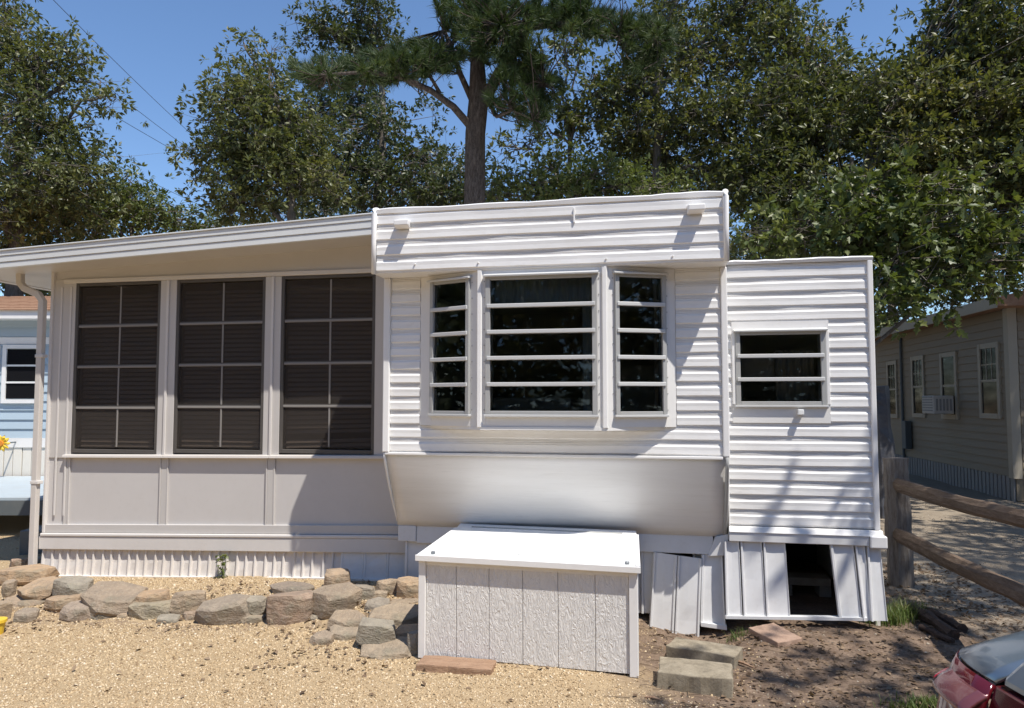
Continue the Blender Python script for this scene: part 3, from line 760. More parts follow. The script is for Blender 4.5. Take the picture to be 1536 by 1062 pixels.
def sun_window(a, b, zs_, tilt):
    fw = 0.028
    m_ = MB()
    m_.hbox(a, a + fw, VP + 0.004, VP + 0.055, zs_, ztop + 0.010); m_.hbox(b - fw, b, VP + 0.004, VP + 0.055, zs_, ztop + 0.010)
    m_.hbox(a + fw, b - fw, VP + 0.006, VP + 0.055, ztop - 0.016, ztop + 0.010); m_.hbox(a + fw, b - fw, VP + 0.002, VP + 0.055, zs_, zs_ + 0.034)
    w_ = m_.build('sunroom_window', 'bronze_frame', home, bevel=0.003)
    zz = [zs_ + 0.034 + (ztop - 0.016 - zs_ - 0.034) * i / 4 for i in range(5)]
    mid = (a + b) / 2 + 0.02
    for z in zz[1:4]:
        m_ = MB(); m_.hbox(a + fw, b - fw, VP + 0.012, VP + 0.034, z - 0.010, z + 0.010); m_.build('rail', 'muntin_grey', w_, bevel=0.003)
        m_ = MB(); m_.hbox(a + fw, b - fw, VP + 0.016, VP + 0.034, z + 0.0102, z + 0.020); m_.build('gasket', 'bronze_frame', w_)
    for z0, z1 in zip(zz[:-1], zz[1:]):
        m_ = MB(); m_.hbox(mid - 0.008, mid + 0.008, VP + 0.016, VP + 0.030, z0 + 0.0205, z1 - 0.0105); m_.build('muntin', 'muntin_grey', w_, bevel=0.003)
        for c, d in ((a + fw, mid - 0.0082), (mid + 0.0082, b - fw)):
            m_ = MB(); m_.hbox(c, d, VP + 0.021, VP + 0.0222, z0 + 0.011, z1 - 0.011); m_.build('screen', 'insect_screen', w_)
    m_ = MB(); nsl = int((ztop - zs_ - 0.1) / 0.040)
    for i in range(nsl):                      # venetian blind behind the screen
        z = zs_ + 0.065 + i * 0.040
        t0 = tilt * (i / nsl - 0.45) if tilt else 0.003 * math.sin(i * 2.3)
        if tilt and i in (2, 9): continue
        P = lambda u, v, dz: H(u, v, z + dz)
        q = [P(a + 0.02, VP + 0.095, -0.013 + t0), P(b - 0.02, VP + 0.095, -0.013 - t0), P(b - 0.02, VP + 0.112, 0.013 - t0), P(a + 0.02, VP + 0.112, 0.013 + t0)]
        m_.prism(q, Vv * 0.003)
    kind(m_.build('blind', 'blind_slat', w_), 'stuff')
    return w_
for i, (a, b) in enumerate(wu):
    sun_window(a, b, (zsill(a) + zsill(b)) / 2 + 0.012, 0.03 if i == 2 else 0.0)
# sills, kick panels, battens
for i, (a, b) in enumerate(wu):
    a2 = a - 0.06 if i == 0 else (wu[i - 1][1] + a) / 2 + 0.001
    b2 = (b + wu[i + 1][0]) / 2 - 0.001 if i < 2 else uR_
    mb = MB(); mb.hexa([H(a2, VP - 0.035, zsill(a2) - 0.026), H(b2, VP - 0.035, zsill(b2) - 0.026), H(b2, VP + 0.05, zsill(b2) - 0.026), H(a2, VP + 0.05, zsill(a2) - 0.026), H(a2, VP - 0.030, zsill(a2) - 0.002), H(b2, VP - 0.030, zsill(b2) - 0.002), H(b2, VP + 0.05, zsill(b2) + 0.010), H(a2, VP + 0.05, zsill(a2) + 0.010)])
    mb.build('window_sill', 'gutter_paint', home, bevel=0.004)
bat = [HP(100, 750, VP)[0], HP(245, 750, VP)[0], HP(405, 750, VP)[0]]
cuts = [uL + 0.027] + bat + [uR_]
for i in range(len(cuts) - 1):
    a, b = cuts[i], cuts[i + 1]
    mb = MB(); mb.hpoly([(a, zb_(a)), (b - 0.001, zb_(b)), (b - 0.001, zsill(b) - 0.027), (a, zsill(a) - 0.027)], VP + 0.01, VP + 0.05); mb.build('kick_panel', 'porch_panel', home)
for i, u in enumerate(bat):
    w_ = 0.026 if i == 0 else 0.042
    for a, b, d in ((u - w_, u - w_ + 0.013, 0.006), (u - w_ + 0.014, u + w_ - 0.014, 0.002), (u + w_ - 0.013, u + w_, 0.006)):
        mb = MB(); mb.hpoly([(a, zb_(a) + 0.001), (b, zb_(b) + 0.001), (b, zsill(b) - 0.028), (a, zsill(a) - 0.028)], VP - d, VP + 0.0095); mb.build('batten', 'porch_paint', home, bevel=0.002)
def band(name, dz0, dz1, v0, mat, ua, ub, bev=0.004):
    mb = MB(); mb.hpoly([(ua, zb_(ua) + dz0), (ub, zb_(ub) + dz0), (ub, zb_(ub) + dz1), (ua, zb_(ua) + dz1)], v0, VP + 0.05); return mb.build(name, mat, home, bevel=bev)
band('base_rail', 0.001, 0.075, VP - 0.012, 'porch_paint', uL + 0.028, uR_)
band('base_trim', -0.03, -0.001, VP - 0.035, 'porch_trim', uL - 0.01, uR_ + 0.04, 0.008)
band('base_trim', -0.145, -0.031, VP - 0.028, 'porch_trim', uL - 0.025, uR_ + 0.12, 0.006)
# ribbed skirting: folded sheets, one object each
u = uL - 0.0
zg = lambda u: 0.012 + 0.118 * float(smooth(-3.5, -0.1, u))
n_ = 0
while u < -0.62:
    w_ = 0.082 if n_ % 3 else 0.098
    pan(home, ((u, zg(u) + 0.015), (u + w_ - 0.002, zg(u + w_) + 0.015), (u + w_ - 0.002, zb_(u + w_) - 0.14), (u, zb_(u) - 0.14)), VP + 0.012, VP - 0.012, mat='skirt_cream', fl=0.022)
    u += w_; n_ += 1
uend = u
for a, b in ((uend, uend + 0.20), (uend + 0.20, uend + 0.40), (uend + 0.40, 0.13)):
    pan(home, ((a, zg(a) + 0.0), (b - 0.003, zg(b) + 0.0), (b - 0.003, zb_(b) - 0.14), (a, zb_(a) - 0.14)), VP + 0.0, VP - 0.018, fl=0.006)
for a, b in ((uL - 0.01, -0.62), (-0.618, 0.15)):
    mb = MB(); mb.hexa([H(a, VP - 0.045, zg(a) - 0.03), H(b, VP - 0.045, zg(b) - 0.03), H(b, VP + 0.02, zg(b) - 0.03), H(a, VP + 0.02, zg(a) - 0.03), H(a, VP - 0.045, zg(a) + 0.018), H(b, VP - 0.045, zg(b) + 0.018), H(b, VP + 0.02, zg(b) + 0.018), H(a, VP + 0.02, zg(a) + 0.018)])
    mb.build('bottom_track', 'skirt_cream', home, bevel=0.003)
mb = MB(); mb.hbox(uL - 0.004, uL + 0.03, VP + 0.061, 5.0, 0.0, roofz(uL)); mb.build('side_wall', 'porch_paint', home)
mb = MB(); mb.hbox(uL + 0.031, -0.03, 2.6, 2.64, 0.0, 2.8); mb.build('inner_partition', 'wall_inside', home)
mb = MB(); mb.hbox(uL + 0.031, -0.001, VP + 0.051, 2.59, 0.36, 0.39); mb.build('floor_deck', 'wall_inside', home)
# sloping roof: fascia of three lapped strips, soffit, sheet
uE = HP(-70, 400, vE)[0]
f_top = lambda u: HP(558, 322, vE)[1] + (HP(558, 322, vE)[1] - HP(0, 377, vE)[1]) / (HP(558, 322, vE)[0] - HP(0, 377, vE)[0]) * (u - HP(558, 322, vE)[0])
f_bot = lambda u: roofz(u)
for k_, (a, b, d) in enumerate(((0.0, 0.34, 0.0), (0.34, 0.70, 0.006), (0.70, 1.0, 0.012))):
    q = []
    for u_, f in ((uE, a), (-0.014, a), (-0.014, b - 0.012), (uE, b - 0.012)):
        q.append((u_, f_bot(u_) + (f_top(u_) - f_bot(u_)) * f))
    mb = MB(); mb.hpoly(q, vE - d, vE + 0.03); mb.build('fascia_strip', 'fascia_paint', home, bevel=0.004)
q = [(uE, f_top(uE) - 0.001), (-0.014, f_top(-0.014) - 0.001), (-0.014, f_top(-0.014) + 0.012), (uE, f_top(uE) + 0.012)]
mb = MB(); mb.hpoly(q, vE - 0.022, 6.5); mb.build('roof', 'fascia_paint', home, bevel=0.004)
q = [(uE, f_bot(uE) + 0.006), (-0.004, f_bot(-0.004) + 0.006), (-0.004, f_bot(-0.004) + 0.03), (uE, f_bot(uE) + 0.03)]
mb = MB(); mb.hpoly(q, vE + 0.031, 6.4); mb.build('soffit', 'porch_paint', home)
# eaves gutter on the low side, elbow and downspout
zG = f_bot(uE)
mb = MB(); mb.prism([H(uE - 0.11, vE - 0.02, zG + 0.11), H(uE - 0.09, vE - 0.02, zG), H(uE - 0.005, vE - 0.02, zG), H(uE - 0.005, vE - 0.02, zG + 0.12)], Vv * 6.4); mb.build('gutter', 'gutter_paint', home, bevel=0.006)
e0 = HP(29, 400, VP - 0.06); e1 = HP(30, 428, VP - 0.06); e2 = HP(70, 443, VP - 0.05); e3 = HP(75, 460, VP - 0.05)
def rect_tube(pts, w_, d_, name, parent, mat='gutter_paint'):
    V = []; F = []; n = len(pts)
    for i, p in enumerate(pts):
        a = pts[max(i - 1, 0)]; b = pts[min(i + 1, n - 1)]
        t_ = (Vector(b) - Vector(a)).normalized()
        s_ = t_.cross(Vv).normalized()
        for x_, y_ in ((-1, -1), (1, -1), (1, 1), (-1, 1)): V.append(Vector(p) + s_ * x_ * w_ / 2 + Vv * y_ * d_ / 2)
    F = [(i * 4 + j, i * 4 + (j + 1) % 4, i * 4 + 4 + (j + 1) % 4, i * 4 + 4 + j) for i in range(n - 1) for j in range(4)] + [(3, 2, 1, 0), tuple(range(n * 4 - 4, n * 4))]
    return mk(name, V, F, mat, parent, bevel=0.006)
vd = VP - 0.055
ud = uL - 0.052
ds = rect_tube([H(e0[0], vd, e0[1] + 0.05), H(e1[0], vd, e1[1] + 0.02), H(e1[0] + 0.05, vd, e1[1] - 0.03), H(ud - 0.05, vd, e2[1] + 0.01), H(ud, vd, e2[1] - 0.05), H(ud, vd, 1.0), H(ud, vd, 0.13), H(ud - 0.005, vd - 0.02, 0.09), H(ud - 0.05, vd - 0.09, 0.045)], 0.058, 0.05, 'downspout', home)
for z in (2.0, 0.86):
    mb = MB(); mb.hbox(ud - 0.034, ud + 0.05, vd - 0.03, vd + 0.03, z - 0.014, z + 0.014); mb.build('strap', 'porch_trim', ds, bevel=0.003)
for i in range(5):
    mb = MB(); c = H(ud - 0.006 - 0.011 * i, vd - 0.012 * i - 0.006, 0.105 - 0.012 * i)
    mb.tube([c - Uv * 0.034 + Vv * 0.01, c + Uv * 0.034 - Vv * 0.0], 0.006, 6); mb.build('pleat', 'alu_frame', ds)

# crawl-space block seen through the opening in the wing's skirting
c = G(1222, 918, 0.02) + Vv * 0.35
blk = thing('concrete_block', 'grey hollow concrete block in the dark crawl-space opening under the wing', 'block', (c.x, c.y, 0))
mb = MB(); P = lambda s, k, z: Vector((c.x, c.y, z)) + Uv * s + Vv * k
B_ = (Vector((c.x, c.y, 0)), Uv, -Vv)
mb.bbox(B_, -0.19, 0.19, -0.2, 0.0, 0.13, 0.19); mb.build('web', 'grey_block', blk, bevel=0.006)
for a, b in ((-0.19, -0.10), (0.10, 0.19)):
    mb = MB(); mb.bbox(B_, a, b, -0.2, 0.0, -0.01, 0.129); mb.build('web', 'grey_block', blk, bevel=0.006)
# ================================================================ storage box
FL = G(628, 985, 0.015); FR = G(958, 1015, 0.015)
be = (FR - FL); be.z = 0; BL_ = be.length; be.normalize()
bn = Vector((be.y, -be.x, 0))                 # towards the viewer
BB = (Vector((FL.x, FL.y, 0)), be, bn)
def boxz(px, py, p):                          # height at which a pixel's ray passes above ground point p
    d = ray(px, py); t_ = p.y / d.y; return CAMZ + d.z * t_
zf = (boxz(630, 834, FL) + boxz(959, 852, FR)) / 2
DEP = 1.13
chest = thing('storage_box', 'white wooden outdoor storage box with grooved panel front and sloping lid under the bay', 'storage box', (FL + FR) / 2)
zbk = zf + 0.014
bd = Vector((-math.sin(R(9.0)), -math.cos(R(9.0)), 0))   # the box is a little out of square
P = lambda s, k, z: BB[0] + be * s + bd * k + Vector((0, 0, z))
BK = (P(0, -DEP, 0), be, bn)
nb_ = 6; s_ = 0.045; e_ = BL_ - 0.05
edges_ = [s_, 0.215, 0.432, 0.64, 0.855, 1.075, e_]
edges_ = [s_ + (e_ - s_) * f for f in (0.0, 0.158, 0.325, 0.493, 0.665, 0.842, 1.0)]
for a, b in zip(edges_[:-1], edges_[1:]):
    mb = MB(); mb.bbox(BB, a + 0.0028, b - 0.0028, -0.016, 0.0, 0.025, zf - 0.03); mb.build('panel_board', 'textured_plywood', chest, bevel=0.002)
mb = MB(); mb.bbox(BB, s_ - 0.02, e_ + 0.02, -0.026, -0.0075, 0.03, zf - 0.025); mb.build('backing', 'textured_plywood', chest)
for a, b in ((0.0, s_), (e_, BL_)):
    mb = MB(); mb.bbox(BB, a, b, -0.03, 0.014, 0.012, zf - 0.02); mb.build('corner_board', 'white_trim', chest, bevel=0.003)
mb = MB(); mb.bbox(BB, s_ + 0.0005, e_ - 0.0005, -0.03, 0.004, zf - 0.052, zf - 0.021); mb.build('top_rail', 'white_trim', chest, bevel=0.002)
for a, b in ((0.0, 0.02), (BL_ - 0.02, BL_)):
    mb = MB(); mb.prism([P(a, -0.031, 0.015), P(a, -DEP, 0.015), P(a, -DEP, zbk - 0.03), P(a, -0.031, zf - 0.021)], be * (b - a)); mb.build('side_panel', 'textured_plywood', chest)
mb = MB(); mb.bbox(BK, 0.021, BL_ - 0.021, 0.0, 0.02, 0.015, zbk - 0.031); mb.build('back_panel', 'textured_plywood', chest)
lid = MB().prism([P(-0.015, 0.030, zf - 0.018), P(-0.015, -DEP + 0.12, zbk - 0.030), P(-0.015, -DEP + 0.12, zbk - 0.004), P(-0.015, 0.030, zf + 0.012)], be * (BL_ + 0.03)).build('lid', 'lid_paint', chest, bevel=0.003)
mb = MB(); mb.prism([P(-0.017, 0.0305, zf - 0.022), P(-0.017, 0.042, zf - 0.022), P(-0.017, 0.042, zf + 0.014), P(-0.017, 0.0305, zf + 0.014)], be * (BL_ + 0.034)); mb.build('lid_edge', 'white_trim', lid, bevel=0.002)
mb = MB(); mb.prism([P(BL_ - 0.012, 0.029, zf + 0.0135), P(BL_ - 0.012, -DEP + 0.12, zbk - 0.003), P(BL_ - 0.012, -DEP + 0.12, zbk + 0.003), P(BL_ - 0.012, 0.029, zf + 0.019)], be * 0.028); mb.build('lid_edge', 'white_trim', lid)
mb = MB(); mb.prism([P(0.0, -DEP + 0.115, zbk - 0.029), P(0.0, -DEP - 0.01, zbk - 0.018), P(0.0, -DEP - 0.01, zbk + 0.006), P(0.0, -DEP + 0.115, zbk - 0.005)], be * BL_); mb.build('back_rail', 'white_trim', chest, bevel=0.002)
mb = MB(); mb.prism([P(0.12, -DEP + 0.16, zbk - 0.008), P(0.12, -DEP + 0.09, zbk - 0.001), P(0.12, -DEP + 0.09, zbk + 0.004), P(0.12, -DEP + 0.16, zbk - 0.002)], be * (BL_ - 0.22)); h_ = mb.build('hinge', 'white_trim', lid)
mb = MB(); mb.tube([P(0.12, -DEP + 0.115, zbk + 0.004), P(BL_ - 0.10, -DEP + 0.115, zbk + 0.004)], 0.006, 8); mb.build('hinge_pin', 'alu_frame', h_, smooth=True)
for s, k in ((0.085, -0.02), (BL_ - 0.06, -0.03)):
    z = zf + 0.012 + (0.03 - k) / (DEP - 0.09) * (zbk - 0.004 - zf - 0.012)
    mb = MB(); mb.tube([P(s, k, z - 0.002), P(s, k, z + 0.014), P(s, k, z + 0.018)], [0.014, 0.014, 0.009], 6); mb.build('bolt', 'bolt_steel', lid)
for s, k in ((0.62, -0.13), (0.95, -0.21)):
    z = zf + 0.012 + (0.03 - k) / (DEP - 0.09) * (zbk - 0.004 - zf - 0.012)
    mb = MB(); mb.tube([P(s, k, z - 0.002), P(s, k, z + 0.003)], 0.008, 8); mb.build('screw', 'alu_frame', lid)

# leaning skirting sheets beside the box
def quad_thing(name, label, cat, bl, br, tr, tl, zb0, zb1, ytop, mat, n_folds):
    A, B_ = [H(u, ytop, z) for (u, z) in (HP(*bl, ytop),)][0], [H(u, ytop, z) for (u, z) in (HP(*br, ytop),)][0]
    (uc, zc_), (ud_, zd_) = HP(*tr, zb0), HP(*tl, zb0); C, D = H(uc, zb0, zc_), H(ud_, zb0, zd_)
    root = thing(name, label, cat, (A + B_) / 2)
    for i in range(n_folds):
        f0, f1 = i / n_folds, (i + 1) / n_folds - 0.012
        a, b = A.lerp(B_, f0), A.lerp(B_, f1); d, c = D.lerp(C, f0), D.lerp(C, f1)
        V = []
        fw = Vector((0, -1, 0.1)).normalized()
        for r_ in range(6):
            f = r_ / 5; l = a.lerp(d, f); r2 = b.lerp(c, f); w_ = (r2 - l)
            for q, dd in ((0, 0), (0.03, -0.014), (0.09, -0.014), (0.12, 0), (0.5, rr.uniform(-0.004, 0.004)), (0.9, 0), (0.93, -0.012), (1.0, -0.012)):
                V.append(l + w_ * q - fw * dd)
        F = [(r_ * 8 + j, r_ * 8 + j + 1, r_ * 8 + 9 + j, r_ * 8 + 8 + j) for r_ in range(5) for j in range(7)]
        o = mk('sheet', V, F, mat, root); m2 = o.modifiers.new('thickness', 'SOLIDIFY'); m2.thickness = 0.004
    return root
quad_thing('leaning_panel', 'loose white metal skirting panel leaning beside the storage box', 'metal panel', (973, 948), (1049, 958), (1053, 838), (980, 828), VB - 0.022, None, VB - 0.06, 'skirt_metal', 2)

# concrete slabs, brick and boards on the soil
def slab_thing(name, label, cat, fl, fr, depth, h, mat, z=0.0, jit=0.008, group=None, seed=1, skew=0.0):
    A, B_ = G(*fl, z), G(*fr, z)
    e = (B_ - A).normalized(); n = Vector((-e.y, e.x, 0)); L = (B_ - A).length
    r0 = random.Random(seed); V = []; nu, nv = 7, 4
    for lev in (0, 1):
        for i in range(nu + 1):
            for j in range(nv + 1):
                p = A + e * (L * i / nu) + n * (depth * j / nv + skew * i / nu)
                edge = i in (0, nu) or j in (0, nv)
                p += Vector((r0.uniform(-jit, jit), r0.uniform(-jit, jit), 0)) * (1 if edge else 0.3)
                p.z = z - 0.03 if lev == 0 else z + h + r0.uniform(-jit, jit) * 0.35 - (jit * 0.7 if edge else 0)
                V.append(p)
    m = (nu + 1) * (nv + 1); id_ = lambda l, i, j: l * m + i * (nv + 1) + j
    F = []
    for i in range(nu):
        for j in range(nv):
            F.append((id_(1, i, j), id_(1, i + 1, j), id_(1, i + 1, j + 1), id_(1, i, j + 1))); F.append((id_(0, i, j), id_(0, i, j + 1), id_(0, i + 1, j + 1), id_(0, i + 1, j)))
        F.append((id_(0, i, 0), id_(0, i + 1, 0), id_(1, i + 1, 0), id_(1, i, 0))); F.append((id_(0, i + 1, nv), id_(0, i, nv), id_(1, i, nv), id_(1, i + 1, nv)))
    for j in range(nv):
        F.append((id_(0, 0, j + 1), id_(0, 0, j), id_(1, 0, j), id_(1, 0, j + 1))); F.append((id_(0, nu, j), id_(0, nu, j + 1), id_(1, nu, j + 1), id_(1, nu, j)))
    return tag(mk(name, V, F, mat, bevel=0.006), label, cat, group)
slab_thing('concrete_slab', 'weathered concrete block lying out in the open soil right of the storage box', 'concrete block', (985, 1034), (1099, 1046), 0.27, 0.10, 'concrete', seed=3)
slab_thing('concrete_slab', 'concrete block set close behind another one, topped with dry leaves', 'concrete block', (1000, 985), (1103, 1003), 0.20, 0.075, 'concrete', seed=4)
slab_thing('wood_plank', 'reddish brown board lying under the left front corner of the storage box', 'board', (622, 1006), (736, 1015), 0.17, 0.045, 'plank', seed=5)
slab_thing('paver', 'flat pinkish paving slab sunk in the soil before the crawl-space opening', 'paver', (1166, 966), (1212, 962), 0.34, 0.014, 'paver_pink', z=0.046, seed=6, skew=0.05)

# ================================================================ stones of the dry border
border = thing('stone_border', 'low dry-laid border of rough brown and grey fieldstones along the gravel', 'stone border', G(330, 930, 0))
def stone(px0, px1, py0, py1, zb, seed, thick=None, tone=None, parent=border):
    r0 = random.Random(seed)
    c = G((px0 + px1) / 2, py1, zb)
    dist = c.y
    w = (px1 - px0) / FPX * dist * 1.13
    hpx = (py1 - py0) / FPX * dist
    dep = min(max(w * 0.75, 0.10), 0.36) if thick is None else thick
    drop = dep * (CAMZ - zb) / dist * 0.55            # part of the height is the top seen from above
    h = max(hpx - drop, 0.045) * 1.05
    c = c + Vector((0, dep * 0.45, 0))
    pts = []
    rot = r0.uniform(-0.35, 0.35); ph0 = r0.uniform(0, 6.28); tx, ty = r0.uniform(-0.12, 0.12), r0.uniform(-0.1, 0.25)
    for lev, rad in ((0.0, 0.86), (0.30, 1.02), (0.86, 0.98), (1.0, 0.88)):
        m = 6; ph = r0.uniform(0, 6.28)
        for i in range(m):
            a = ph * (lev == 0) + ph0 + 2 * math.pi * i / m + r0.uniform(-0.25, 0.25)
            k = rad * r0.uniform(0.86, 1.06)
            ca, sa = math.cos(a), math.sin(a)
            q = 1.0 / max(abs(ca) ** 3.2 + abs(sa) ** 3.2, 1e-6) ** (1 / 3.2)
            x, y = ca * q * k * w / 2, sa * q * k * dep / 2
            x, y = x * math.cos(rot) - y * math.sin(rot) * 0.6, y * math.cos(rot) + x * math.sin(rot) * 0.6
            pts.append((c.x + x, c.y + y, zb - 0.02 + (h + 0.02) * lev + r0.uniform(-0.07, 0.05) * h * (lev > 0.5) + (x * tx + y * ty) * (lev > 0.5)))
    b = bmesh.new()
    for p in pts: b.verts.new(p)
    res = bmesh.ops.convex_hull(b, input=b.verts)
    bmesh.ops.delete(b, geom=[g for g in res['geom_interior'] if isinstance(g, bmesh.types.BMVert)], context='VERTS')
    bmesh.ops.dissolve_limit(b, angle_limit=R(9), verts=b.verts, edges=b.edges)
    bmesh.ops.triangulate(b, faces=b.faces)
    b.verts.index_update()
    V = [v.co.copy() for v in b.verts]; F = [tuple(v.index for v in f.verts) for f in b.faces]
    b.free()
    o = mk('stone', V, F, 'stone', parent, bevel=0.004)
    return o
ST = [(0, 16, 872, 893, .10), (16, 77, 875, 897, .10), (74, 124, 870, 903, .08), (-12, 66, 892, 920, .0), (57, 110, 894, 916, .05), (85, 131, 907, 934, .0),
      (113, 195, 886, 922, .05), (130, 162, 915, 933, .0), (194, 244, 888, 913, .07), (187, 254, 901, 933, .0), (252, 300, 888, 924, .03), (290, 362, 900, 941, .0),
      (15, 47, 916, 934, .0), (5, 40, 838, 855, .03), (-20, 62, 851, 876, .05), (359, 394, 897, 922, .06), (393, 462, 890, 941, .0), (400, 465, 876, 894, .11),
      (348, 396, 920, 938, .0), (459, 533, 884, 925, .07), (458, 498, 918, 938, .0), (490, 546, 923, 949, .03), (492, 539, 943, 963, .0), (522, 559, 880, 905, .10),
      (485, 521, 857, 884, .12), (563, 595, 871, 896, .11), (594, 630, 870, 902, .10), (556, 580, 887, 904, .09), (580, 628, 900, 921, .06), (547, 582, 901, 926, .05),
      (550, 627, 914, 946, .04), (536, 591, 934, 971, .035), (538, 612, 966, 990, .0), (588, 628, 943, 968, .0), (463, 496, 952, 970, .0), (440, 470, 905, 930, .02), (398, 420, 925, 940, .0),
      (500, 530, 900, 918, .07), (610, 634, 950, 985, .0), (170, 190, 918, 932, .0), (232, 262, 924, 938, .0), (270, 296, 918, 934, .0), (-30, 4, 905, 935, .0), (44, 62, 836, 850, .03)]
for i, s in enumerate(ST): stone(*s, seed=100 + i)

# ================================================================ gravel and litter
def pebbles(name, pts, size, mat, seed, flat=0.65):
    r = np.random.default_rng(seed); n = len(pts)
    T = np.array([(1, 0, 0), (-.5, .87, 0), (-.5, -.87, 0), (0.1, 0, .8), (0, 0.1, -.8)], dtype=float)
    F0 = np.array([(0, 1, 3), (1, 2, 3), (2, 0, 3), (1, 0, 4), (2, 1, 4), (0, 2, 4)])
    a = r.uniform(0, 6.28, n); ca, sa = np.cos(a), np.sin(a)
    s = size * np.exp(r.normal(0, 0.30, n))
    Tt = T[None] * (1 + r.uniform(-.35, .35, (n, 5, 3)))
    x = Tt[..., 0] * ca[:, None] - Tt[..., 1] * sa[:, None]; y = Tt[..., 0] * sa[:, None] + Tt[..., 1] * ca[:, None]
    V = np.stack([x, y, Tt[..., 2] * flat], -1) * s[:, None, None] + pts[:, None]
    # tip each pebble a little
    tx, ty = r.normal(0, .35, n), r.normal(0, .35, n)
    d = V - pts[:, None]; V[..., 2] += d[..., 0] * tx[:, None] + d[..., 1] * ty[:, None]
    F = (F0[None] + 5 * np.arange(n)[:, None, None]).reshape(-1, 3)
    return mk_np(name, V.reshape(-1, 3), F, mat)
def scatter(n, x0, x1, y0, y1, keep, seed, dz=0.0):
    r = np.random.default_rng(seed)
    x = r.uniform(x0, x1, n); y = r.uniform(y0, y1, n)
    k = keep(x, y, r.uniform(0, 1, n)); x, y = x[k], y[k]
    return np.stack([x, y, gz(x, y) + dz], 1)
infront = lambda x, y: ((x - HO.x) * Vv.x + (y - HO.y) * Vv.y) < np.where(((x - HO.x) * Uv.x + (y - HO.y) * Uv.y) < 0.1, VP - 0.05, VB - 0.02)
inview = lambda x, y: np.abs(x) < y * 0.72 + 0.6
gk = lambda x, y, r: infront(x, y) & inview(x, y) & (r < 1 - 0.93 * smooth(0.25, 1.0, x + 0.25 * np.sin(y * 3)))
pts = np.concatenate([scatter(125000, -4.6, 1.6, 3.2, 7.2, gk, 1), scatter(6000, -9, -3.9, 6.4, 9.5, lambda x, y, r: (x < -4.35 - (y - 6.9) * -0.2), 2)])
kind(tag(pebbles('gravel', pts, 0.0078, 'pebble_tan', 3), 'loose tan pea gravel covering the ground before the home', 'gravel'), 'stuff')
dk = lambda x, y, r: inview(x, y) & (r < 0.85 * smooth(0.5, 1.6, x)) & ~((infront(x, y) == False) & (x < 2.75) & (y < 8))
pts = scatter(17000, 0.4, 9.5, 3.0, 12.0, dk, 4)
kind(tag(pebbles('grit', pts, 0.009, 'pebble_grey', 5), 'grey grit and small stones strewn over the shaded soil', 'grit'), 'stuff')

def leafcards(name, C, size, mat, seed, flatness=0.5, templ=None, parent=None, D=None, droop=0.35):
    """many leaf-sized faces; C = centres"""
    r = np.random.default_rng(seed); n = len(C)
    if templ is None: templ = ([(0, 0, 0), (.48, .27, .06), (1, 0, -.05), (.48, -.27, .06)], [(0, 2, 1), (0, 3, 2)])
    T = np.array(templ[0], dtype=np.float32); F0 = np.array(templ[1])
    a = r.uniform(0, 2 * np.pi, n)
    d = np.stack([np.cos(a), np.sin(a), r.normal(-droop, 0.35, n)], 1) if D is None else D.copy(); d /= np.linalg.norm(d, axis=1)[:, None]
    nn = np.stack([r.normal(0, flatness, n), r.normal(0, flatness, n), np.ones(n)], 1)
    s = np.cross(nn, d); s /= np.linalg.norm(s, axis=1)[:, None]
    nn = np.cross(d, s)
    sz = size * r.uniform(0.65, 1.3, n)
    V = C[:, None] + sz[:, None, None] * (T[None, :, 0:1] * d[:, None] + T[None, :, 1:2] * s[:, None] + T[None, :, 2:3] * nn[:, None])
    F = (F0[None] + len(T) * np.arange(n)[:, None, None]).reshape(-1, F0.shape[1])
    return mk_np(name, V.reshape(-1, 3), F, mat, parent)
lk = lambda x, y, r: inview(x, y) & (r < smooth(0.55, 1.5, x + 0.3 * np.sin(y * 2.3))) & ~((infront(x, y) == False) & (x < 2.75) & (y < 8))
pts = np.concatenate([scatter(9500, 0.3, 4.4, 3.0, 7.5, lk, 6, 0.006), scatter(170, -4.4, 0.4, 3.3, 6.4, lambda x, y, r: infront(x, y) & inview(x, y), 17, 0.008), scatter(900, -3.6, 0.2, 5.3, 6.2, lambda x, y, r: infront(x, y) & (r < 0.6 + 0.4 * np.sin(x * 5)), 18, 0.012), scatter(900, -1.6, 0.3, 4.5, 5.9, lambda x, y, r: infront(x, y) & (r < 0.5), 7, 0.012)])
kind(tag(leafcards('leaf_litter', pts, 0.040, 'dead_leaf', 8, 0.35, droop=0.0), 'dry brown leaf litter on the soil around the box and wing', 'leaf litter'), 'stuff')
r0 = random.Random(9); mb = MB()
for i in range(750):
    x, y = r0.uniform(0.6, 3.8), r0.uniform(3.0, 5.8)
    if not infront(x, y) and x < 2.75: continue
    a = r0.uniform(0, 6.28) if r0.random() < .5 else r0.gauss(-0.35, 0.3); L = r0.uniform(0.03, 0.16)
    z = float(gz(x, y)) + 0.006
    mb.tube([(x, y, z), (x + L * .5 * math.cos(a) + r0.uniform(-.01, .01), y + L * .5 * math.sin(a), z + r0.uniform(0, .012)), (x + L * math.cos(a), y + L * math.sin(a), z)], [0.0022, 0.0018, 0.001], 4)
kind(tag(mb.build('twig_litter', 'twig_wood', fixn=False), 'fine brown twigs scattered over the soil', 'twigs'), 'stuff')

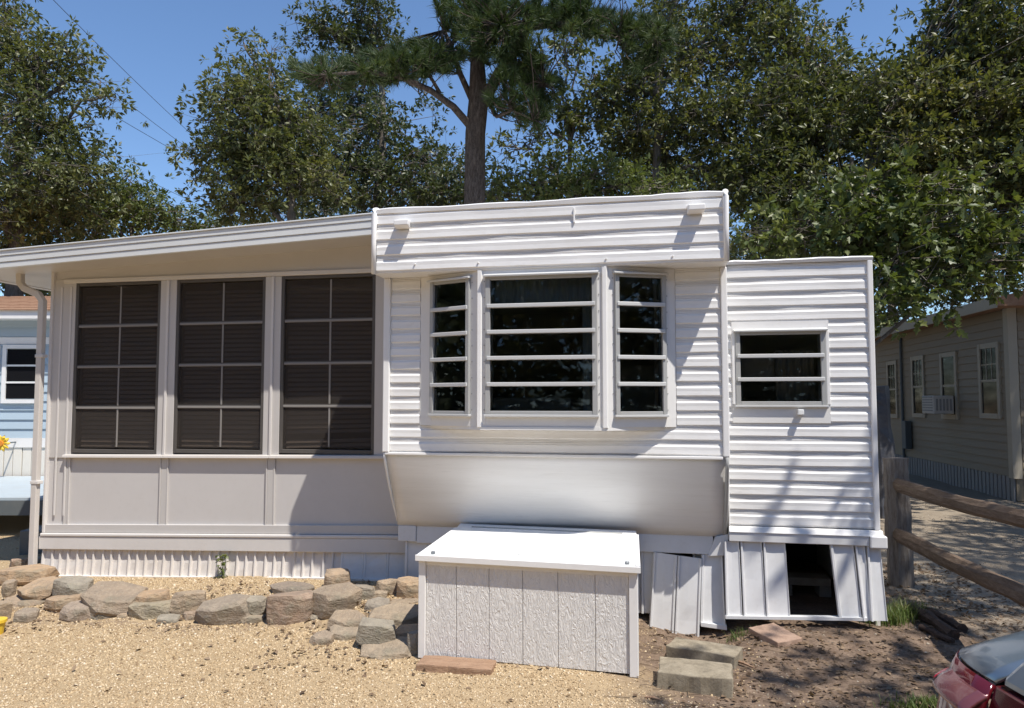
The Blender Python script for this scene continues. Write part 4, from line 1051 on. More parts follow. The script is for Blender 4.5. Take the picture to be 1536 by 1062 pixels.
def blades(name, label, cat, centers, n, h, w, mat, seed, spread):
    r = np.random.default_rng(seed); V = []; F = []
    for i in range(n):
        c = centers[r.integers(len(centers))]
        x, y = c[0] + r.normal(0, spread), c[1] + r.normal(0, spread * 0.7)
        a = r.uniform(0, 6.28); L = h * r.uniform(0.45, 1.2); b = r.uniform(0.15, 0.7) * L
        dx, dy = math.cos(a), math.sin(a); z = float(gz(x, y)) - 0.005
        m = len(V); sx, sy = -dy * w, dx * w
        for f, ww in ((0, 1), (0.45, .8), (0.8, .45)):
            px, py, pz = x + dx * b * f * f, y + dy * b * f * f, z + L * f * (1 - 0.25 * f)
            V += [(px - sx * ww, py - sy * ww, pz), (px + sx * ww, py + sy * ww, pz)]
        V.append((x + dx * b, y + dy * b, z + L * 0.78))
        F += [(m, m + 1, m + 3), (m, m + 3, m + 2), (m + 2, m + 3, m + 5), (m + 2, m + 5, m + 4), (m + 4, m + 5, m + 6)]
    o = mk_np(name, V, F, mat)
    return tag(o, label, cat)
for (lab, cs_, n, h, w, sd_, sp_) in (
        ('green grass tuft growing at the foot of the wing beside the fence post', [(1336, 936), (1350, 928), (1324, 932), (1364, 922)], 620, 0.15, 0.0028, 12, 0.07),
        ('short sunlit grass patch at the edge of the soil behind the car', [(1385, 1058), (1408, 1062), (1362, 1064)], 420, 0.075, 0.0026, 13, 0.05),
        ('thin pale grass sprigs beside the concrete blocks and skirting', [(1100, 960), (1118, 952)], 110, 0.075, 0.002, 14, 0.05)):
    kind(blades('grass_tuft', lab, 'grass', [GG(*q) for q in cs_], n, h, w, 'grass', sd_, sp_), 'stuff')
# weed against the ribbed skirting
wu_, _ = HP(336, 850, VP - 0.05)
wp = H(wu_, VP - 0.08, 0); wp.z = float(gz(wp.x, wp.y))
weed = thing('weed', 'small leafy green weed growing against the ribbed sunroom skirting', 'weed', wp)
mb = MB(); mb.tube([wp, wp + Vector((0.008, 0, 0.10)), wp + Vector((0.0, 0, 0.19))], [0.004, 0.003, 0.002], 5); mb.build('stem', 'grass', weed)
r1 = np.random.default_rng(4)
lc = np.stack([wp.x + r1.normal(0, .018, 60), wp.y + r1.normal(0, .018, 60), wp.z + r1.uniform(.01, .2, 60)], 1)
leafcards('foliage', lc, 0.042, 'leaf_bright', 5, 0.6, parent=weed)
# rotten log by the post
A = GG(1372, 930)
lg = thing('rotten_log', 'broken piece of dark rotten log lying below the fence', 'log', A)
for i, (a, b, w_) in enumerate((((1368, 918), (1432, 962), .055), ((1388, 922), (1446, 950), .045), ((1380, 945), (1430, 968), .03))):
    p, q = GG(*a), GG(*b); mb = MB(); r0 = random.Random(i + 40)
    ps = [p.lerp(q, f) + Vector((r0.uniform(-.01, .01), r0.uniform(-.01, .01), w_ * 0.5 + r0.uniform(0, .02))) for f in (0, .2, .4, .6, .8, 1)]
    mb.tube(ps, [w_ * r0.uniform(.5, .9) for _ in ps], 7); mb.build('wood_chunk', 'rotten_wood', lg)
# pale splinters near the slabs
for i, (a, b) in enumerate((((1100, 990), (1134, 1003)), ((968, 1046), (992, 1050)))):
    p, q = G(*a, 0.014), G(*b, 0.014); mb = MB(); mb.tube([p, p.lerp(q, .5) + Vector((0, 0, .006)), q], [.008, .009, .004], 5)
    tag(mb.build('wood_splinter', 'plank'), ['pale wood splinter lying beside the concrete block with leaves', 'short pale stick lying left of the open-lying concrete block'][i], 'stick')
# yellow pot at the end of the border
c = G(0, 950); 
pot = thing('yellow_pot', 'small yellow plastic pot standing at the end of the stone border', 'pot', c)
mb = MB(); mb.tube([c + Vector((-.03, 0, -.005)), c + Vector((-.03, 0, .075))], [.045, .058], 16); mb.build('body', 'yellow_paint', pot, smooth=False)
mb = MB(); mb.tube([c + Vector((-.03, 0, .0755)), c + Vector((-.03, 0, .095))], [.066, .066], 16); mb.build('rim', 'yellow_paint', pot)
# ================================================================ split-rail fence
A = G(1352, 884)
fence = thing('split_rail_fence', 'weathered split-rail fence with two rough rails running from a grey post', 'fence', A)
def rough_bar(pts, w, d, name, mat, parent, seed, n=10, axis=Vector((0, 0, 1))):
    r0 = random.Random(seed); V = []; m = 8
    pts = [Vector(p) for p in pts]
    for i in range(n + 1):
        f = i / n; x = f * (len(pts) - 1); k = min(int(x), len(pts) - 2); p = pts[k].lerp(pts[k + 1], x - k)
        t_ = (pts[k + 1] - pts[k]).normalized(); a = t_.cross(axis)
        if a.length < .1: a = t_.cross(Vector((0, 1, 0)))
        a.normalize(); b = a.cross(t_)
        for j in range(m):
            th = 2 * math.pi * (j + .5) / m; ca, sa = math.cos(th), math.sin(th)
            q = 1 / max(abs(ca) ** 5 + abs(sa) ** 5, 1e-6) ** .2
            k2 = q * r0.uniform(.88, 1.06)
            V.append(p + a * ca * k2 * w / 2 + b * sa * k2 * d / 2)
    F = [(i * m + j, i * m + (j + 1) % m, (i + 1) * m + (j + 1) % m, (i + 1) * m + j) for i in range(n) for j in range(m)] + [tuple(range(m - 1, -1, -1)), tuple(range(n * m, n * m + m))]
    return mk(name, V, F, mat, parent)
zt = boxz(1349, 687, A)
rough_bar([A + Vector((0, 0, -.1)), Vector((A.x - .01, A.y, zt * .55)), Vector((A.x - 0.012, A.y, zt))], .205, .12, 'post', 'weathered_wood', fence, 3, 12, Vector((0, 1, 0)))
for (y0, y1, sd_) in ((728, 779, 5), (803, 893, 6)):
    p = AT(1350, y0, A.y - 0.09); z = p.z
    zq = z + 0.0
    q = G(1536, y1, zq)
    d = (q - p); p2 = p - d.normalized() * 0.22; q2 = p + d * 1.75
    rough_bar([p2, p.lerp(q2, .33) + Vector((0, 0, -.015)), p.lerp(q2, .7) + Vector((0, 0, .008)), q2], .085, .115, 'rail', 'rail_wood', fence, sd_, 16)
q = q2
rough_bar([Vector((q.x, q.y + .12, -.1)), Vector((q.x, q.y + .12, zt * .96))], .2, .12, 'post', 'weathered_wood', fence, 9, 10, Vector((0, 1, 0)))

# dark tarp-wrapped bundle beyond the post
p = G(1322, 775)
tp = AT(1318, 580, p.y)
rt = rough_bar([Vector((p.x, p.y, -.02)), Vector((p.x + .02, p.y, 0.6)), Vector((p.x - .02, p.y, tp.z * .8)), Vector((p.x - .05, p.y, tp.z))], .34, .34, 'covered_bundle', 'tarp', None, 21, 12)
tag(rt, 'tall bundle wrapped in dark tarpaulin standing behind the wing', 'covered bundle')

# ================================================================ cream house on the right
NA = G(1524, 752); FB = G(1367, 711)
he = (FB - NA).normalized(); hn = Vector((-he.y, he.x, 0)); 
if hn.x > 0: hn = -hn
HB = (Vector((NA.x, NA.y, 0)), he, hn); HLN = 9.5
ch_ = thing('neighbour_house', 'cream clapboard house with sash windows standing in tree shade beyond the fence', 'house', NA)
ZE = boxz(1520, 462, NA)
zsk = boxz(1524, 716, NA)
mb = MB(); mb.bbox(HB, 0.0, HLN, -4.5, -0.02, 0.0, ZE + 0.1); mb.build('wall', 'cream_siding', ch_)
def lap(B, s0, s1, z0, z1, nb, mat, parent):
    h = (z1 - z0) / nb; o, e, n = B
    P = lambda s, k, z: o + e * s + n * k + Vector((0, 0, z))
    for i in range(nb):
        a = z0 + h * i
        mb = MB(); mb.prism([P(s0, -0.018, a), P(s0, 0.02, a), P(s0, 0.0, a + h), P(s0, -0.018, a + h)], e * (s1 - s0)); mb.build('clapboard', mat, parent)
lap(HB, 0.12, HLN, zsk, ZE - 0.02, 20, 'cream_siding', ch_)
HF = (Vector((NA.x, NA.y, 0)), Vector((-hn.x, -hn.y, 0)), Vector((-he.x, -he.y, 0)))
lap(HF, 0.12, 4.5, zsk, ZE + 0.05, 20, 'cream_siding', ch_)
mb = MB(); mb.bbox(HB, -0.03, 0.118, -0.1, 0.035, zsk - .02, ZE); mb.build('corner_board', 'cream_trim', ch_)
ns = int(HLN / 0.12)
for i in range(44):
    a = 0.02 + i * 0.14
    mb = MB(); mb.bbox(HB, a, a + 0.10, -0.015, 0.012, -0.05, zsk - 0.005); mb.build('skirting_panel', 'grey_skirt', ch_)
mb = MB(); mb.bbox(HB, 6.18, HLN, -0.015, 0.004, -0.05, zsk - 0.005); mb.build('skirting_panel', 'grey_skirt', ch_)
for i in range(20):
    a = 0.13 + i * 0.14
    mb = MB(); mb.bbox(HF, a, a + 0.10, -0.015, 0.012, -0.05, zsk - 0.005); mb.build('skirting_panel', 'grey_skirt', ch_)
mb = MB(); P = lambda s, k, z: HB[0] + he * s + hn * k + Vector((0, 0, z))
mb.prism([P(-.35, .32, ZE), P(-.35, .32, ZE + .13), P(-.35, -2.3, ZE + .85), P(-.35, -5.2, ZE + .1), P(-.35, -5.2, ZE - .02), P(-.35, -.0, ZE + 0.0)], he * (HLN + .7)); mb.build('roof', 'shingle_brown', ch_)
mb = MB(); mb.bbox(HB, -.36, HLN + .36, .321, .345, ZE - .03, ZE + .15); mb.build('fascia', 'cream_trim', ch_)
def sash(px0, px1, py0, py1, grid):
    s0, z0 = rel(HB, px1, py1); s1, z1 = rel(HB, px0, py0)
    _, z0 = rel(HB, (px0 + px1) / 2, py1); _, z1 = rel(HB, (px0 + px1) / 2, py0)
    c = 0.085
    mb = MB()
    mb.bbox(HB, s0 - c, s0, 0.0, .045, z0 - c, z1 + c); mb.bbox(HB, s1, s1 + c, 0.0, .045, z0 - c, z1 + c); mb.bbox(HB, s0, s1, 0.0, .04, z1, z1 + c); mb.bbox(HB, s0, s1, 0.0, .05, z0 - c, z0)
    w_ = mb.build('window', 'cream_trim', ch_)
    zm = (z0 + z1) / 2
    mb = MB(); mb.bbox(HB, s0, s1, .005, .034, zm - .02, zm + .02); mb.build('rail', 'cream_trim', w_)
    mb = MB(); mb.bbox(HB, s0, s1, .021, .024, z0, zm - .02); mb.build('pane', 'far_glass', w_)
    mb = MB(); mb.bbox(HB, s0, s1, .021, .024, zm + .02, z1); mb.build('pane', 'far_glass', w_)
    if grid:
        for f in (1 / 3, 2 / 3):
            s = s0 + (s1 - s0) * f; mb = MB(); mb.bbox(HB, s - .009, s + .009, .0245, .031, zm + .02, z1); mb.build('muntin', 'cream_trim', w_)
        z = (zm + z1) / 2; mb = MB(); mb.bbox(HB, s0, s1, .0245, .030, z - .009, z + .009); mb.build('muntin', 'cream_trim', w_)
    return s0, s1, z0, z1
sash(1473, 1501, 522, 620, True); wA = sash(1415, 1437, 535, 622, False); sash(1371, 1388, 540, 620, True); sash(1334, 1347, 547, 621, True)
ac = thing('air_conditioner', 'white window air conditioner jutting from the cream house', 'air conditioner', P(wA[0], .2, wA[2]))
mb = MB(); mb.bbox(HB, wA[0] + .0, wA[1] - .0, .06, .42, wA[2] + .02, wA[2] + .36); mb.build('casing', 'ac_plastic', ac, bevel=.02)
for i in range(6):
    z = wA[2] + .07 + i * .05; mb = MB(); mb.bbox(HB, wA[0] + .04, wA[1] - .04, .421, .43, z, z + .025); mb.build('louvre', 'grey_skirt', ac)
for i in range(5):
    k = .10 + i * .06; mb = MB(); mb.bbox(HB, wA[0] - .008, wA[0] - .001, k, k + .035, wA[2] + .08, wA[2] + .3); mb.build('louvre', 'grey_skirt', ac)
s_, z_ = rel(HB, 1357, 600)
mb = MB(); mb.tube([P(s_, .05, .1), P(s_, .05, ZE - .1)], .03, 8); mb.build('downspout', 'step_paint', ch_)
mb = MB(); mb.bbox(HB, s_ - .45, s_ - .22, .03, .16, .55, 1.15); mb.build('meter_box', 'step_paint', ch_, bevel=.01)

# ================================================================ pale blue house on the left
YB = 11.5
bl = thing('neighbour_house', 'pale blue clapboard house with brown shingle roof beyond the sunroom', 'house', (-9, YB, 0))
BBL = (Vector((-12.5, YB, 0)), Vector((1, 0, 0)), Vector((0, -1, 0)))
xe = 6.9                                        # to x = -5.6, behind the sunroom
z_top = AT(30, 478, YB).z; z_low = AT(30, 657, YB).z; z_bd = AT(30, 671, YB).z
mb = MB(); mb.bbox(BBL, 0, xe - .02, -5, -.02, 0, z_top + .05); mb.build('wall', 'blue_siding', bl)
lap(BBL, 0, xe, z_low, z_top, 13, 'blue_siding', bl)
mb = MB(); mb.bbox(BBL, 0, xe, -.01, .03, z_bd, z_low - .001); mb.build('water_table', 'white_trim', bl)
for i in range(48):
    a = xe - .14 * (i + 1); mb = MB(); mb.bbox(BBL, a + .004, a + .132, -.01, .012 + .006 * (i % 2), .35, z_bd - .001); mb.build('skirting_panel', 'ivory_skirt', bl, bevel=.003)
zf0 = AT(30, 478, YB - .3).z; zf1 = AT(30, 468, YB - .3).z
mb = MB(); mb.box(-12.9, -5.3, YB - .33, YB - .30, zf0, zf1 + .03); mb.build('fascia', 'white_trim', bl)
mb = MB(); mb.box(-12.9, -5.3, YB - .299, YB + .02, zf0 + .005, zf0 + .03); mb.build('soffit', 'white_trim', bl)
nsh = 9
for i in range(nsh):                            # shingle courses
    y0, y1 = YB - .36 + i * .24, YB - .36 + (i + 1) * .24 + .05
    z0, z1 = zf1 + .02 + i * .055, zf1 + .02 + (i + 1) * .055 + .004
    mb = MB(); mb.hexa([(-13, y0, z0), (-5.25, y0, z0), (-5.25, y1, z1), (-13, y1, z1), (-13, y0, z0 + .022), (-5.25, y0, z0 + .022), (-5.25, y1, z1 + .012), (-13, y1, z1 + .012)]); mb.build('shingle_course', 'shingle_brown', bl)
mb = MB(); mb.hexa([(-13, YB + 1.8, zf1 + .50), (-5.25, YB + 1.8, zf1 + .50), (-5.25, YB + 5, zf1), (-13, YB + 5, zf1), (-13, YB + 1.8, zf1 + .53), (-5.25, YB + 1.8, zf1 + .53), (-5.25, YB + 5, zf1 + .03), (-13, YB + 5, zf1 + .03)]); mb.build('roof', 'shingle_brown', bl)
def blue_win(px0, px1, py0, py1):
    a, b = AT(px0, py1, YB - .03), AT(px1, py0, YB - .03)
    s0, s1, z0, z1 = a.x + 12.5, b.x + 12.5, a.z, b.z
    mb = MB(); c = .06
    mb.bbox(BBL, s0 - c, s0, 0, .05, z0 - c, z1 + c); mb.bbox(BBL, s1, s1 + c, 0, .05, z0 - c, z1 + c); mb.bbox(BBL, s0, s1, 0, .046, z1, z1 + c); mb.bbox(BBL, s0, s1, 0, .055, z0 - c, z0)
    w_ = mb.build('window', 'white_trim', bl)
    for i in range(3):
        za, zb2 = z0 + (z1 - z0) * i / 3, z0 + (z1 - z0) * (i + 1) / 3
        mb = MB(); mb.bbox(BBL, s0, s1, .022, .026, za + .012, zb2 - .012); mb.build('pane', 'far_glass', w_)
        if i: mb = MB(); mb.bbox(BBL, s0, s1, .01, .04, za - .014, za + .014); mb.build('rail', 'white_trim', w_)
blue_win(8, 59, 523, 599); blue_win(-70, -6, 523, 599)
mb = MB(); mb.bbox(BBL, AT(-80, 520, YB).x + 12.5, xe, .0, .028, AT(30, 520, YB).z + .04, AT(30, 508, YB).z + .02); mb.build('head_trim', 'white_trim', bl)
dk_ = thing('deck', 'low grey-blue painted deck in front of the pale blue house', 'deck', (-7, 10, 0))
zd = G(30, 751, 0); zdk = AT(30, 714, YB - .05).z
for i in range(18):
    y0 = YB - .06 - (i + 1) * .14
    mb = MB(); mb.box(-11.5, -4.75, y0 + .004, y0 + .134, zdk - .03, zdk); mb.build('board', 'deck_paint', dk_)
ydf = YB - .06 - 18 * .14
mb = MB(); mb.box(-11.5, -4.75, ydf - .03, ydf + .002, zdk - .20, zdk - .031); mb.build('rim_board', 'step_paint', dk_)
for x in (-11.3, -9.2, -7.1, -4.9):
    mb = MB(); mb.box(x - .05, x + .05, ydf + .004, ydf + .1, -.05, zdk - .031); mb.build('post', 'step_paint', dk_)
c = G(28, 836); d_ = AT(28, 796, c.y)
mb = MB(); mb.box(c.x, c.x + .42, c.y, c.y + .36, -.02, d_.z)
tag(mb.build('step_box', 'step_paint', bevel=.01), 'dark grey painted wooden step standing behind the downspout', 'step')
c = AT(2, 665, YB - .35)
fl = thing('flower_ornament', 'yellow and orange flower ornament hanging on the blue house', 'ornament', c)
for i in range(10):
    a = i * math.pi / 5; o1 = c + Vector((math.cos(a) * .09, -.0, math.sin(a) * .09))
    mb = MB(); mb.tube([c + Vector((math.cos(a) * .03, .0, math.sin(a) * .03)), o1, c + Vector((math.cos(a) * .125, .01, math.sin(a) * .125))], [.012, .028, .008], 6); mb.build('petal', 'yellow_paint', fl)
mb = MB(); mb.tube([c + Vector((0, .03, 0)), c + Vector((0, -.03, 0))], [.05, .04], 12); mb.build('flower_centre', 'orange_paint', fl)
mb = MB(); mb.tube([c + Vector((0, .36, 0)), c + Vector((0, .03, 0))], .01, 6); mb.build('bracket', 'step_paint', fl)

# ================================================================ car: rear corner at the right edge of the view
car = thing('parked_car', 'blue-grey hatchback whose red rear lamp juts in beside the soil', 'car', (3.2, 1.45, 0))
# stations from tail to nose: x, half width, sill z, bumper-line z, shoulder z, roof z, roof half width
CXO, CYO = 1.17, 1.45
stn = [(0.10, .62, .42, .58, .80, .84, .50), (0.16, .72, .34, .58, .84, .92, .54), (0.26, .80, .26, .58, .90, 1.06, .56), (0.50, .87, .22, .58, .95, 1.33, .60), (0.95, .89, .20, .58, .96, 1.44, .61), (1.6, .90, .19, .58, .95, 1.48, .62),
       (2.3, .90, .19, .58, .93, 1.44, .60), (2.8, .90, .19, .58, .92, 1.25, .58), (3.2, .89, .2, .58, .90, .99, .60), (3.7, .86, .22, .56, .84, .90, .58), (4.05, .76, .28, .52, .72, .78, .5), (4.2, .55, .38, .5, .62, .66, .4)]
V = []; F = []; mats = []
for (x, hw, zs_, zm_, zh, zr_, rw) in stn:
    for (y, z) in ((-hw * .86, zs_), (-hw, zs_ + .1), (-hw * 1.015, zm_), (-hw * .985, zh - .05), (-hw * .93, zh), (-rw, zr_ - .03), (-rw * .6, zr_), (0, zr_ + .012), (rw * .6, zr_), (rw, zr_ - .03), (hw * .93, zh), (hw * .985, zh - .05), (hw * 1.015, zm_), (hw, zs_ + .1), (hw * .86, zs_)):
        V.append((CXO + x, CYO + y, z))
m = 15; ns_ = len(stn)
for i in range(ns_ - 1):
    for j in range(m): F.append((i * m + j, i * m + (j + 1) % m, (i + 1) * m + (j + 1) % m, (i + 1) * m + j))
F += [tuple(range(m)), tuple(range((ns_ - 1) * m, ns_ * m))]
body = mk('body', V, F, 'car_paint', car, smooth=True)
sb = body.modifiers.new('subdivision', 'SUBSURF'); sb.levels = sb.render_levels = 2
def lin(st, j):
    (x, hw, zs_, zm_, zh, zr_, rw) = st
    return {'sh': (hw * .93, zh), 'rf': (rw, zr_ - .03)}[j]
def quarter(sgn):                               # painted panel from the lamp's top edge up to the glass
    VV = []; n = 12; rows = 7
    for i in range(n + 1):
        a = i / n; th = a * math.pi / 2
        x0 = .24 - .252 * max(math.cos(th), 0) ** .8 + .075 * math.cos(th); y0 = .52 + .321 * max(math.sin(th), 0) ** .8 - .037 * math.sin(th)
        x1 = .36 + .30 * a; y1 = .42 + .16 * a; z1 = 1.02 + .03 * a
        for k in range(rows):
            f = k / (rows - 1)
            VV.append((CXO + x0 + (x1 - x0) * f, CYO + sgn * (y0 + (y1 - y0) * f), .880 + (z1 - .880) * f + .030 * math.sin(math.pi * f) * (0.5 + .5 * a)))
    FF = [(i * rows + k, i * rows + k + 1, (i + 1) * rows + k + 1, (i + 1) * rows + k) for i in range(n) for k in range(rows - 1)]
    mb = MB(); mb.add(VV, FF); o = mb.build('rear_quarter_panel', 'car_paint', car, smooth=True)
    s4 = o.modifiers.new('thickness', 'SOLIDIFY'); s4.thickness = .01; s4.offset = 0
for sgn in (-1, 1):                             # side glass, rear lamp, wheels
    q = []
    for st in stn[3:9]: q.append(st)
    mb = MB(); VV = []
    for st in q:
        a, b = lin(st, 'sh'), lin(st, 'rf')
        for f in (.14, .86): VV.append((CXO + st[0], CYO + sgn * (a[0] + (b[0] - a[0]) * f + .004), a[1] + (b[1] - a[1]) * f))
    mb.add(VV, [(2 * i, 2 * i + 1, 2 * i + 3, 2 * i + 2) for i in range(len(q) - 1)])
    g_ = mb.build('side_window', 'car_glass', car); s3 = g_.modifiers.new('thickness', 'SOLIDIFY'); s3.thickness = .012; s3.offset = 0
    # lamp: a curved lens wrapping the corner, over a dark well with bright elements
    def lens(f0, f1, z0, z1, grow, name, mat, parent, n=9, taper=0.0):
        VV = []; FF = []
        for i in range(n + 1):
            a = f0 + (f1 - f0) * i / n           # 0 = on the tail face, 1 = round on the flank
            th = a * math.pi / 2
            cx_, cy_ = .24, .52
            x = cx_ - (cx_ + .006 + grow) * math.cos(th) ** .8 if math.cos(th) > 0 else cx_
            y = cy_ + (.315 + grow) * math.sin(th) ** .8 if math.sin(th) > 0 else cy_
            for k in range(6):
                b = k / 5; z = z0 + (z1 - z0) * b
                bulge = .012 * math.sin(math.pi * b)
                lean = .075 * b
                VV.append((CXO + x + lean * math.cos(th) - bulge * math.cos(th), CYO + sgn * (y - lean * .5 * math.sin(th) + bulge * math.sin(th)), z + taper * a * (1 - b)))
        FF = [(i * 6 + k, i * 6 + k + 1, i * 6 + 7 + k, i * 6 + 6 + k) for i in range(n) for k in range(5)]
        mb = MB(); mb.add(VV, FF); o = mb.build(name, mat, parent, smooth=True)
        s4 = o.modifiers.new('thickness', 'SOLIDIFY'); s4.thickness = .012; s4.offset = 0
        return o
    lens(.0, 1.0, .34, .655, .006, 'rear_bumper', 'car_paint', car)
    quarter(sgn)
    lp = lens(.0, 1.0, .66, .875, .010, 'tail_lamp', 'lens_red', car, taper=.03)
    lens(.05, .42, .70, .725, .012, 'lamp_element', 'lens_bright', lp); lens(.50, .72, .80, .825, .012, 'lamp_element', 'lens_bright', lp)
    lens(.0, .40, .80, .85, .0115, 'lamp_element', 'lens_pink', lp)
    for wx in (.78, 3.38):
        c = Vector((CXO + wx, CYO + sgn * .80, .31))
        mb = MB(); mb.tube([c + Vector((0, -.1, 0)), c + Vector((0, -.085, 0)), c + Vector((0, .085, 0)), c + Vector((0, .1, 0))], [.28, .31, .31, .28], 28); w_ = mb.build('wheel', 'car_tyre', car)
        mb = MB(); mb.tube([c + Vector((0, sgn * .09, 0)), c + Vector((0, sgn * .112, 0))], [.20, .19], 20); mb.build('rim', 'car_rim', w_)
mb = MB(); mb.add([(CXO + .24, CYO - .42, 1.03), (CXO + .24, CYO + .42, 1.03), (CXO + .50, CYO + .42, 1.31), (CXO + .50, CYO - .42, 1.31)], [(0, 1, 2, 3)])
g_ = mb.build('rear_window', 'car_glass', car); s3 = g_.modifiers.new('thickness', 'SOLIDIFY'); s3.thickness = .02; s3.offset = 0
mb = MB(); mb.box(CXO - .006, CXO + .12, CYO - .52, CYO + .52, .36, .655); mb.build('tailgate', 'car_paint', car, bevel=.02)
mb = MB(); mb.hexa([(CXO + .06, CYO - .52, .88), (CXO + .06, CYO + .52, .88), (CXO + .3, CYO + .45, .88), (CXO + .3, CYO - .45, .88), (CXO + .13, CYO - .46, .99), (CXO + .13, CYO + .46, .99), (CXO + .4, CYO + .42, 1.02), (CXO + .4, CYO - .42, 1.02)]); mb.build('tailgate_top', 'car_paint', car, bevel=.02)
for sgn in (-1, 1):
    mb = MB(); ya, yb = sorted((CYO + sgn * .22, CYO + sgn * .519))
    mb.hexa([(CXO - .014, ya, .66), (CXO - .014, yb, .66), (CXO + .08, yb, .66), (CXO + .08, ya, .66), (CXO + .06, ya, .875), (CXO + .06, yb, .875), (CXO + .14, yb, .875), (CXO + .14, ya, .875)]); mb.build('tail_lamp', 'lens_red', car, bevel=.006)
mb = MB(); mb.box(CXO + .02, CXO + .12, CYO - .218, CYO + .218, .657, .878); mb.build('plate_recess', 'car_black', car, bevel=.01)
# ================================================================ trees
def tubes_np(paths, sides):
    Vs, Fs, off = [], [], 0
    for pts, rad in paths:
        pts = np.asarray(pts, dtype=float); m = len(pts)
        d = np.gradient(pts, axis=0); d /= np.linalg.norm(d, axis=1)[:, None] + 1e-9
        ref = np.array([0.31, 0.93, 0.2]); a = np.cross(d, ref); a /= np.linalg.norm(a, axis=1)[:, None] + 1e-9
        b = np.cross(d, a)
        th = 2 * np.pi * np.arange(sides) / sides
        ring = pts[:, None] + np.asarray(rad)[:, None, None] * (a[:, None] * np.cos(th)[None, :, None] + b[:, None] * np.sin(th)[None, :, None])
        Vs.append(ring.reshape(-1, 3))
        i, k = np.meshgrid(np.arange(m - 1), np.arange(sides), indexing='ij')
        q = np.stack([i * sides + k, i * sides + (k + 1) % sides, (i + 1) * sides + (k + 1) % sides, (i + 1) * sides + k], -1).reshape(-1, 4) + off
        Fs.append(q); off += m * sides
    return Vs, Fs
def join_tubes(groups):
    Vs, Fs, off = [], [], 0
    for v, f in groups:
        n = sum(len(x) for x in v)
        Vs += v; Fs += [x + off for x in f]; off += n
    return np.concatenate(Vs), np.concatenate(Fs)
OAK = ([(0, 0, 0), (.22, .10, .02), (.34, .26, .03), (.44, .12, .03), (.62, .30, .02), (.72, .12, .0), (1, 0, -.08), (.72, -.12, .0), (.62, -.30, .02), (.44, -.12, .03), (.34, -.26, .03), (.22, -.10, .02)],
       [(0, 2, 1), (0, 3, 2), (0, 6, 3), (3, 5, 4), (3, 6, 5), (0, 11, 10), (0, 10, 9), (0, 9, 6), (9, 8, 7), (9, 7, 6)])
NARROW = ([(0, 0, 0), (.5, .2, .05), (1, 0, -.06), (.5, -.2, .05)], [(0, 2, 1), (0, 3, 2)])
def blob(px, py, y, rx, ry, rd=None, n=24):    # a limb's foliage: seen at a pixel, at distance y, radii in pixels
    c = AT(px, py, y); k = y / FPX
    return (np.array(c), np.array([rx * k, (rd if rd is not None else max(rx, ry) * k * 0.9), ry * k]), n)
TREES = 'trees behind and around the home'
def tree(label, base, h, r, blobs, leaf='leaf_oak', size=0.108, per=72, spread=0.20, seed=1, lean=(0, 0), bark='bark_oak', templ=None, name='oak_tree', dens=1.15):
    g = np.random.default_rng(seed)
    h = min(h, max(b[0][2] for b in blobs) * 0.86)
    root = thing(name, label, 'tree', (base[0], base[1], 0), TREES)
    n = 10; f = np.linspace(0, 1, n)
    w = np.cumsum(g.normal(0, 0.05, (n, 2)), 0); w[0] = 0
    tk = np.stack([base[0] + lean[0] * f + w[:, 0], base[1] + lean[1] * f + w[:, 1], -0.15 + (h + 0.15) * f], 1)
    trk = [(tk, r * (1 - 0.82 * f) + 0.012 + 0.25 * r * (f < 0.05))]
    limbs, twigs, cen, dirs, spr = [], [], [], [], []
    for c, rad, nc in blobs:
        nc = max(2, int(nc * dens))
        zt = c[2] - 0.55 * np.hypot(c[0] - base[0], c[1] - base[1]) - 0.2
        i = int(np.clip(np.searchsorted(tk[:, 2], max(zt, h * 0.22)), 1, n - 2))
        s = tk[i]; q = np.linspace(0, 1, 7)[:, None]
        end = c + np.array([0, 0, rad[2] * 0.35])
        path = s + (end - s) * q + np.array([0, 0, 0.25]) * np.sin(np.pi * q) + g.normal(0, 0.07, (7, 3)) * np.sin(np.pi * q)
        r0 = max(0.028, r * 0.42 * (1 - 0.5 * i / n))
        limbs.append((path, np.linspace(r0, 0.014, 7)))
        u = g.normal(0, 1, (nc, 3)); u /= np.linalg.norm(u, axis=1)[:, None]
        p = c + u * rad * (g.uniform(0.12, 1, nc) ** 0.5 * np.where(g.uniform(0, 1, nc) < .12, 1.3, 1.0))[:, None]
        for x in p:
            j = g.integers(3, 7); a = path[j]
            mid = (a + x) / 2 + g.normal(0, 0.06, 3)
            twigs.append((np.stack([a, mid, x, x + (x - a) * 0.12]), [0.014, 0.010, 0.006, 0.003]))
        nr = max(2, per // 9)                     # leaves stand in rosettes round the twig ends
        t_ = g.normal(0, spread, (nc, nr, 3)) * np.array([1.15, 1.15, 0.75])
        ros = (p[:, None] + t_).reshape(-1, 3)
        for x, q2 in zip(np.repeat(p, nr, 0)[::2], ros[::2]): spr.append((np.stack([x, q2]), [0.005, 0.0025]))
        out = t_.reshape(-1, 3); out = out / (np.linalg.norm(out, axis=1)[:, None] + 1e-6)
        dd = g.normal(0, 0.75, (len(ros), 9, 3)) + out[:, None] * 0.7 + np.array([0, 0, -0.15])
        dd /= np.linalg.norm(dd, axis=2)[..., None]
        cen.append((ros[:, None] + dd * 0.025).reshape(-1, 3)); dirs.append(dd.reshape(-1, 3))
    V, F = join_tubes([tubes_np(trk, 10), tubes_np(limbs, 6), tubes_np(twigs, 3), tubes_np(spr, 3)])
    mk_np('trunk', V, F, bark, root, smooth=True)
    C = np.concatenate(cen)
    leafcards('crown', C, size, leaf, seed + 500, 0.9, templ or NARROW, root, D=np.concatenate(dirs))
    return root
